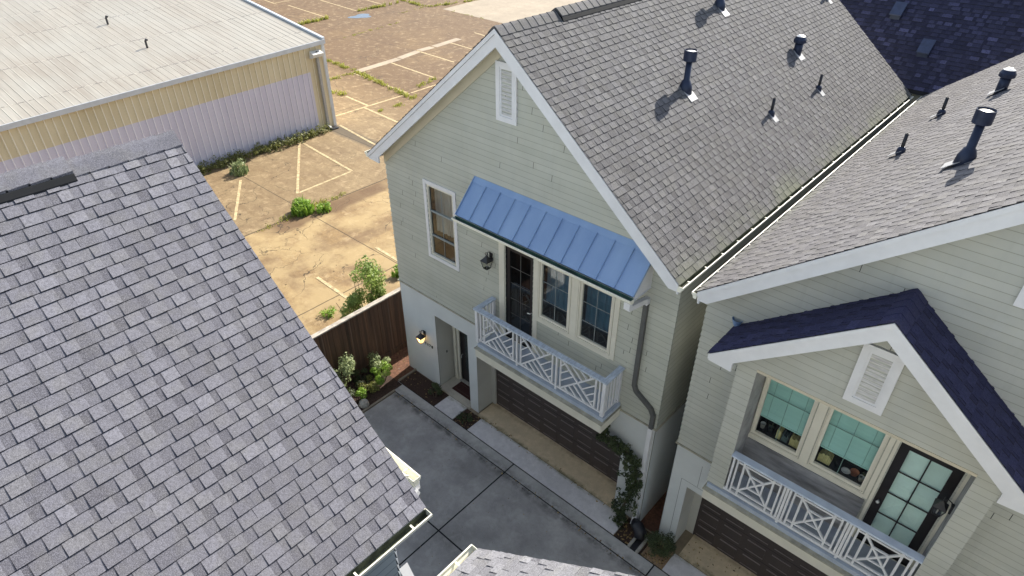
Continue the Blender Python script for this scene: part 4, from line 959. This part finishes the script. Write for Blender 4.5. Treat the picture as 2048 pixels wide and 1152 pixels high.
# objects on the window sill shelves of house B
def things_inside():
    def pot(x, lb_, mt, r=.045, h=.09, d_=-.20, plant=False):
        o = root('plant_pot', (x, -d_, 4.37), lb_, 'pot'); m = MB(); m.lathe((x, -d_, 4.36), [(r*.75, 0), (r, h), (r*1.05, h), (r*.9, h-.01), (r*.88, h-.015)], 14); m.build('pot', M[mt], o, True)
        if plant:
            l = MB(); leaves(l, (x, -d_, 4.36+h+.03), (.05, .05, .05), 60, .035, int(x*100), clumps=4); l.build('foliage', M['leafdark'], o)
    pot(9.93, 'small white pot behind the left glass of the bay window pair', 'pot', .045, .10)
    pot(10.07, 'dark glass jar beside the small white pot in the bay window', 'bookdark', .05, .08, -.22, True)
    pot(11.50, 'terracotta bowl on the shelf in the right bay window', 'terra', .07, .07, -.22)
    pot(11.62, 'cream pot with leaves in the lower right corner of the right bay window', 'pot', .045, .10, -.16, True)
    b = MB(); b.lathe((11.38, .18, 4.36), [(.02, 0), (.07, .03), (.075, .035), (.06, .03), (.02, .012)], 18); tag(b.build('dish', M['pot'], None, True), 'shallow white dish beside the terracotta bowl in the bay window', 'dish')
    rnd = random.Random(5)
    for x0_, n_, dk, lb_ in ((10.20, 3, 0, 'short row of cream books right of the dark jar in the left bay window'), (10.30, 4, 1, 'dark folder stack between the cream books in the left bay window'), (10.44, 7, 0, 'long row of cream books in the corner of the left bay window'), (10.93, 9, 0, 'row of yellowed books behind the left half of the right bay window')):
        b = MB(); x = x0_
        for i in range(n_):
            wd = rnd.uniform(.018, .034); hh = rnd.uniform(.15, .21)*(0.8 if dk else 1); b.box(x, x+wd-.003, .12, .26, 4.36, 4.36+hh, 0, rnd.random()); x += wd
        tag(b.build('book_row', M['bookdark' if dk else 'book']), lb_, 'books', 'books on the bay window shelf')
things_inside()

# ================= house C: foreground left
PC = facadeP(.10, -6.45, 1)
HC = root('townhouse', (4.125, -6.45, 0), 'foreground house with large slate grey shingle roof and blue grey side wall', 'house', 'gabled townhouses')
body(HC, PC, .10, -6.45, 1, [(4.3, 6.2, 3.3, 5.8)], 'sidC', L=12.3, zr=9.98)
roof(HC, PC, 4.12, 10.135, SL, 4.22, 4.0, .42, -12.4, M['roofC'], 61, vent=-.72, tw=(.11, .18))
rake(HC, PC, 4.12, 10.123, SL, 4.22, 4.0, .415)
gutter(HC, (8.245, -6.02, 6.80), (8.245, -18.8, 6.80), (1, 0, 0), hang=.75)
eb = MB(); eb.box(8.205, 8.242, -18.8, -6.05, 6.60, 6.77); eb.build('eave_board', M['white'], HC)
wn = MB(); wn.prism([(4.3, 3.3), (6.2, 3.3), (6.2, 5.8), (4.3, 5.8)], PC, -.05, -.04); wn.build('window', M['glassdark'], HC)
AC = MB(); AC.hexa([PC(3.0, 7.0, .005), PC(7.45, 7.0, .005), PC(7.45, 6.42, .75), PC(3.0, 6.42, .75), PC(3.0, 7.03, .005), PC(7.45, 7.03, .005), PC(7.45, 6.45, .75), PC(3.0, 6.45, .75)]); 
for i in range(12): s = 3.0+4.43*i/11; AC.bar(PC(s+.01, 7.045, .005), PC(s+.01, 6.465, .75), .012, .03)
AC.build('metal_awning', M['gutter'], HC)
gutter(HC, PC(3.0, 6.43, .75), PC(7.52, 6.43, .75), (0, 1, 0), inner='gutter', hang=.45, name='awning_gutter')
ds = MB(); ds.box(7.47+.1-.06, 7.47+.14, -5.72, -5.60, 6.2, 6.33); ds.bar((7.61, -5.66, 6.22), (7.75, -6.24, 6.0), .09, .09); ds.bar((7.75, -6.24, 6.02), (7.75, -6.24, .2), .085, .08, (0, 1, 0)); ds.build('downspout', M['white'], HC)
ck = MB(); ck.prism([(8.075, 0), (8.15, 0), (8.15, 5.75), (8.075, 5.75)], PC, .03, .09); ck.prism([(8.05, 5.75), (8.17, 5.75), (8.17, 5.78), (8.05, 5.98)], PC, .03, .15); ck.build('corner_pilaster', M['white'], HC)
# ================= house D: foreground bottom right
PD = facadeP(9.19, -6.32, 1)
HD = root('townhouse', (13.2, -6.32, 0), 'foreground house whose pale shingle roof corner peeks in at the bottom edge', 'house', 'gabled townhouses')
body(HD, PD, 9.19, -6.32, 1, [], 'sidB', L=12.3)
roof(HD, PD, 4.03, ZR-.01, SL, 4.10, 4.12, .29, -12.5, M['roofD'], 81)
rake(HD, PD, 4.03, ZR-.022, SL, 4.10, 4.12, .285)
gutter(HD, (9.10, -6.02, 6.87), (9.10, -18.8, 6.87), (-1, 0, 0), hang=.6, inner='gutter')
eb = MB(); eb.box(9.103, 9.14, -18.8, -6.05, 6.66, 6.86); eb.build('eave_board', M['white'], HD)
# ================= house E: dark roof behind
HE = root('large_house', (14, 16, 0), 'dark roofed house behind the two sage houses, its slope facing the camera', 'house')
ym, esl = 18.0, .80; ze_ = 6.95; y0e = 13.02; ex0, ex1 = 1.0, 34.0
mb = MB(); L = (ym-y0e)*math.hypot(1, esl)
mb.prism([(y0e, ze_), (ym, ze_+esl*(ym-y0e)), (2*ym-y0e, ze_), (2*ym-y0e, ze_-.12), (ym, ze_+esl*(ym-y0e)-.12), (y0e, ze_-.12)], lambda a, b, q: (q, a, b-.004), ex0, ex1, 1)
shingles(mb, (ex0, y0e, ze_), (1, 0, 0), (0, 1, esl), ex1-ex0, L, 91, .145, tw=(.12, .26))
mb.build('roof', [M['roofE'], M['deck'], M['deck']], HE)  # last slot colours the painted shade lines around the tabs
mb = MB(); mb.prism([(y0e+.3, 0), (y0e+.3, ze_), (ym, ze_+esl*(ym-y0e-.3)), (2*ym-y0e-.3, ze_), (2*ym-y0e-.3, 0)], lambda a, b, q: (q, a, b), ex0+.3, ex1-.3); mb.build('wall', M['sidA'], HE)
for (x, y) in ((6.60, 14.96), (7.85, 14.05), (12.0, 16.5)):
    z = ze_+esl*(y-y0e); vb = MB(); vb.hexa([(x-.16, y-.17, z-.05-.14), (x+.16, y-.17, z-.05-.14), (x+.16, y+.17, z+.08), (x-.16, y+.17, z+.08), (x-.13, y-.17, z+.0), (x+.13, y-.17, z+.0), (x+.13, y+.15, z+.26), (x-.13, y+.15, z+.26)])
    b_ = vb.build('box_vent', M['darkmetal'], HE)
    vc = MB(); vc.hexa([(x-.17, y-.22, z-.01), (x+.17, y-.22, z-.01), (x+.17, y+.17, z+.29), (x-.17, y+.17, z+.29), (x-.17, y-.22, z+.02), (x+.17, y-.22, z+.02), (x+.17, y+.17, z+.32), (x-.17, y+.17, z+.32)]); vc.build('vent_lid', simple('vent_lid_blue', (.035, .05, .10), .45, .2, 8), b_)

# ------------------------------------------------------------------ warehouse
WH = root('warehouse', (-18.2, 3, 0), 'low metal warehouse with pale sheet roof and yellow over lavender ribbed wall', 'warehouse')
def eav(y): return 4.02+.034*(y+4.3)-(0)
YW0, YW1 = -22, 10.12
def ribbed(y0, y1, zf0, zf1, mi, mb):
    y = y0; pitch = .305
    while y < y1-1e-3:
        for a, b, d0, d1 in ((0, .19, 0, 0), (.19, .21, 0, .045), (.21, .235, .045, .045), (.235, .262, .045, 0), (.262, .305, 0, 0)):
            ya, yb = min(y+a, y1), min(y+b, y1)
            if yb > ya: mb.face([(-18.2+d0, ya, zf0(ya)), (-18.2+d1, yb, zf0(yb)), (-18.2+d1, yb, zf1(yb)), (-18.2+d0, ya, zf1(ya))], mi, 1.0 if a in (.21, .235) else .0)  # tone lightens rib tops: light caught by the ribs, painted in
        y += pitch
wl = MB(); lavtop = lambda y: 2.72+.030*(y+4.3)*.9
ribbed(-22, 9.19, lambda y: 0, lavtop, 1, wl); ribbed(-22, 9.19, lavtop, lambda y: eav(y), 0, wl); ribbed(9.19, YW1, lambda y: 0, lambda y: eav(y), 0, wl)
wl.prism([(-18.2, 0), (-18.2, 4.5), (-45, 4.5+.123*26.8), (-72, 4.5), (-72, 0)], lambda a, b, q: (a, q, b-.05), YW1-.03, YW1, 0)
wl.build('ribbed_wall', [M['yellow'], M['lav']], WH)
rf = MB()
zr_ = lambda x, y: eav(y)+.055+.123*(-18.14-x)
xs = [-18.06, -22.0, -26.0, -30.0, -36.0, -45.0]
for xa, xb in zip(xs, xs[1:]):
    yy = YW1+.08
    rf.hexa([(xa, -22, zr_(xa, -22)-.03), (xa, yy, zr_(xa, yy)-.03), (xb, yy, zr_(xb, yy)-.03), (xb, -22, zr_(xb, -22)-.03), (xa, -22, zr_(xa, -22)), (xa, yy, zr_(xa, yy)), (xb, yy, zr_(xb, yy)), (xb, -22, zr_(xb, -22))], 0)
y = -21.8
while y < YW1:
    x = -18.07; rf.hexa([(x, y-.02, zr_(x, y)), (x, y+.02, zr_(x, y)), (-45, y+.02, zr_(-45, y)), (-45, y-.02, zr_(-45, y)), (x, y-.008, zr_(x, y)+.009), (x, y+.008, zr_(x, y)+.009), (-45, y+.008, zr_(-45, y)+.009), (-45, y-.008, zr_(-45, y)+.009)], 0); y += .305
rfo = rf.build('sheet_roof', [M['sheet'], M['trimblue']], WH)
se = MB(); rnd = random.Random(2)
for x in (-19.55, -23.2, -26.8, -29.6):
    se = MB(); se.hexa([(x+q_, yy_, zr_(x+q_, yy_)+dz_) for dz_ in (-.02, .006) for q_, yy_ in ((-.02, -21.9), (.02, -21.9), (.02, YW1), (-.02, YW1))]); se.build('lap_seam', M['seam'], rfo)
tb = MB(); 
tb.hexa([(-18.19, -22, eav(-22)-.16), (-18.0, -22, eav(-22)-.16), (-18.0, YW1+.1, eav(YW1)-.16), (-18.19, YW1+.1, eav(YW1)-.16), (-18.19, -22, eav(-22)+.04), (-18.0, -22, eav(-22)+.05), (-18.0, YW1+.1, eav(YW1)+.05), (-18.19, YW1+.1, eav(YW1)+.04)])
tb.build('eave_gutter', M['trimblue'], WH)
tb = MB(); tb.box(-18.22, -18.12, 10.04, 10.2, 0, 4.38); tb.bar((-18.06, 10.18, 4.56), (-45, 10.18, 4.56+.123*26.9), .14, .18); tb.build('corner_trim', M['trimblue'], WH)
tb = MB(); tb.box(-18.14, -18.03, 9.60, 9.72, .1, 3.75); tb.bar((-18.09, 9.66, .14), (-17.85, 9.66, .05), .11, .1); tb.build('downspout', M['flash'], WH)
fx = MB(); fx.hexa([(-18.15, 9.25, 3.75), (-17.85, 9.25, 3.82), (-17.85, 9.95, 3.82), (-18.15, 9.95, 3.75), (-18.15, 9.3, 4.10), (-17.80, 9.3, 3.98), (-17.80, 9.9, 3.98), (-18.15, 9.9, 4.10)]); fo = fx.build('floodlight', M['pot'], WH)
fx = MB(); fx.box(-17.98, -17.93, 9.56, 9.64, 4.04, 4.09); fx.build('sensor', M['black'], fo)
for x, y in ((-22.0, 3.1), (-25.95, 2.98)):
    z = zr_(x, y); v = MB(); v.tube([(x, y, z-.05), (x, y, z+.30), (x+.03, y+.03, z+.38), (x+.10, y+.06, z+.36)], .05, 8); v.build('roof_pipe', M['black'], WH)
dbx = MB(); dbx.box(-17.95, -17.65, 9.6, 10.0, 0, .05); tag(dbx.build('splash_block', M['black']), 'black drain block at the foot of the warehouse corner downspout', 'drain')

# ------------------------------------------------------------------ fence
FN = root('wooden_fence', (-.8, -3, 0), 'dark brown vertical board fence with pale cap between driveway beds and parking lot', 'fence')
fb = MB(); y = -9.0; rnd = random.Random(9)
while y < 12:
    wd = .14; fb.box(-.815+rnd.uniform(-.004, .004), -.79+rnd.uniform(-.004, .004), y, y+wd-.006, .16, 2.10, 0, rnd.random()); y += wd
fb.build('fence_boards', M['wood'], FN)
fb = MB(); fb.box(-.79, -.75, -9, 12, .02, .20); fb.box(-.87, -.82, -9, 12, .35, .44); fb.box(-.87, -.82, -9, 12, 1.7, 1.79); fb.build('fence_rails', M['wood'], FN)
fb = MB(); y = -9
while y < 12: fb.box(-.89, -.74, y, min(y+2.4, 12)-.006, 2.101, 2.14); y += 2.4
fb.build('fence_cap', M['woodcap'], FN)
y = -8.6
while y < 12: q = MB(); q.box(-.96, -.872, y, y+.09, 0, 2.10); q.build('fence_post', M['wood'], FN); y += 2.4
kb = MB(); kb.box(-1.45, -1.0, -20, 14, -.05, .05); kb.build('concrete_kerb', concrete('lot_edge_kerb', (.52, .42, .29), .25)); setting(bpy.data.objects['concrete_kerb'])

# ------------------------------------------------------------------ plants
o = root('tree', (-1.62, -.35, 0), 'leafy green sapling standing on the lot side of the board fence', 'tree')
tb = MB(); rnd = random.Random(4)
for dx, dy, tx, ty, tz in ((0, 0, -.3, .1, 2.4), (.08, .1, .1, .45, 2.6), (-.08, -.05, -.3, -.6, 1.9), (.05, -.1, .15, -.35, 1.9), (0, .06, -.5, .35, 2.1)):
    tb.tube([(-1.62+dx, -.35+dy, 0), (-1.62+dx*1.5+tx*.3, -.35+dy+ty*.3, tz*.45), (-1.62+tx, -.35+ty, tz)], [.028, .018, .006], 6)
tb.build('trunk', M['bark'], o)
cr = MB()
leaves(cr, (-1.75, .05, 2.1), (.50, .58, .66), 2900, .10, 31, clumps=20, tone=(.1, 1.0)); leaves(cr, (-1.75, -.55, 1.55), (.40, .50, .45), 1800, .10, 32, clumps=14)
cr.build('crown', M['leaf'], o)
G1 = 'shrubs in the planting bed by the fence'
shrub('shrub', 'tall pale leaved shrub against the brown fence near the foreground roof', (-.42, -2.05), .46, 1.25, 1500, .085, 'leafpale', 41, group=G1, stems=8)
shrub('shrub', 'white edged variegated shrub between the fence and the bright green hedge ball', (-.40, -.75), .40, .60, 1300, .07, 'leafpale', 42, group=G1)
shrub('shrub', 'bright lime green rounded shrub in the sun by the house corner', (-.06, -.95), .34, .50, 1900, .055, 'leafbright', 43, group=G1, tone=(.4, 1))
shrub('shrub', 'olive green rounded shrub in front of the bright lime one', (-.05, -1.42), .30, .40, 1300, .05, 'leafolive', 44, group=G1)
shrub('shrub', 'small lime shrub nearest the driveway edge and the grey stone', (.08, -1.84), .20, .30, 700, .05, 'leafbright', 45, group=G1, tone=(.2, .9))
shrub('shrub', 'dark low shrub under the tall pale shrub', (-.45, -1.45), .34, .36, 1100, .06, 'leafdark', 46, group=G1)
shrub('shrub', 'dark purple brown shrub between olive shrub and fence', (-.1, -2.35), .36, .42, 1100, .06, 'leafdark', 47, group=G1)
shrub('shrub', 'small dark green ball shrub in the mulch beside the entry porch', (1.52, -.38), .23, .38, 1300, .045, 'leafdark', 48, tone=(.2, 1))
shrub('shrub', 'sparse low plant in the small bed between two walkway slabs', (2.8, -.42), .22, .18, 420, .05, 'leafdark', 49)
shrub('shrub', 'round clipped olive shrub on gravel beside the right garage', (8.80, -.36), .31, .62, 4200, .04, 'leafdark', 50, tone=(.25, 1), clumps=40)
st_ = MB(); st_.lathe((.33, -1.95, 0), [(.12, 0), (.15, .06), (.12, .16), (.05, .20)], 9); tag(st_.build('garden_stone', M['stone']), 'grey stone at the end of the bed beside the driveway', 'stone')
VN = root('climbing_vine', (7.72, -.2, 0), 'dark ivy climbing from the ground up around the right side of the garage opening', 'vine')
path = [(7.70, -.25, 0), (7.66, -.22, .35), (7.80, -.12, .95), (7.86, -.12, 1.5), (7.80, -.12, 1.95), (7.50, -.14, 2.22), (7.1, -.15, 2.33), (6.75, -.13, 2.42), (6.5, -.10, 2.45)]
vs = MB(); vs.tube(path, [.03, .028, .026, .024, .022, .018, .014, .010, .006], 6); vs.build('vine_stem', M['bark'], VN)
vl = MB()
for i, (a, b) in enumerate(zip(path, path[1:])):
    for j in range(10):
        t = (j+.5)/10; vr = random.Random(i*31+j); c = [a[q_]+(b[q_]-a[q_])*t for q_ in range(3)]; wd = (.17 if i < 6 else .11)*vr.uniform(.6, 1.3)
        leaves(vl, (c[0]+vr.gauss(0, .09 if i < 6 else .05), c[1]-.03-vr.uniform(0, .06), c[2]+vr.gauss(0, .09 if i > 4 else .03)), (wd, .10 if i > 1 else .17, wd), 80, .07, i*10+j, clumps=4, tone=(.0, 1.0), zmin=.0)
vl.build('foliage', M['leafdark'], VN)
mt_ = root('door_mat', (2.0, .33, .06), 'dark red doormat on the porch slab in front of the entry door', 'mat')
mm_ = MB(); mm_.box(1.68, 2.44, .12, .50, .061, .075); mm_.build('mat_pile', M['mat'], mt_); mm_ = MB(); 
for y_ in (.20, .42): mm_.box(1.74, 2.38, y_-.006, y_+.006, .0752, .077)
mm_.build('mat_stripe', simple('mat_stripe', (.09, .05, .04), .9), mt_)
SB = root('splash_block', (8.33, -.5, 0), 'concrete splash block with black drain elbow below the white downspout', 'drain')
q = MB(); q.box(8.20, 8.26, -.70, -.24, -.02, .07); q.box(8.41, 8.47, -.70, -.24, -.02, .07); q.box(8.26, 8.41, -.70, -.20, -.02, .015, 1); q.build('block', [M['stone'], M['blackplastic']], SB)
q = MB(); q.tube([(8.05, -.20, .20), (8.15, -.24, .22), (8.27, -.30, .17), (8.32, -.42, .09)], [.12, .14, .14, .11], 12); q.tube([(8.06, -.2, .16), (8.04, -.1, .20)], .10, 10); q.build('drain_elbow', M['blackplastic'], SB, True)

# fallen leaves and grit
lm_ = MB(); rnd = random.Random(77)
def litter(n, x0, x1, y0, y1, z, sz=.03):
    for i in range(n):
        x, y = rnd.uniform(x0, x1), rnd.uniform(y0, y1); a = rnd.uniform(0, 6.28); l = sz*rnd.uniform(.4, 1.2); w_ = l*.5
        dx, dy = math.cos(a), math.sin(a); h = rnd.uniform(.002, .012)
        lm_.face([(x-dx*l, y-dy*l, z+h*.3), (x-dy*w_, y+dx*w_, z+h), (x+dx*l, y+dy*l, z+h*.4), (x+dy*w_, y-dx*w_, z+h)], 0, rnd.random())
litter(90, .6, 9, -1.10, -.98, .013); litter(60, 3, 7.3, -.2, .0, .03); litter(60, 9.2, 11, -.1, .5, .03); litter(120, 8.53, 9.04, -.66, -.06, .0, .035)
litter(140, .6, 9, -4.5, -1.1, .001, .016); litter(90, 7.8, 8.5, -.66, -.05, .0, .04); litter(60, 2.54, 3.08, -.66, -.12, .0, .03); litter(160, -.8, 1.7, -.6, .6, .012, .03)
litter(500, -16, -1.6, -2, 9, -.006, .035)
setting(lm_.build('leaf_litter', leaf('dry_leaf', (.05, .03, .015), (.40, .27, .10), .1)), 'stuff', 'dry fallen leaves and grit scattered over beds, driveway and lot', 'leaf litter')
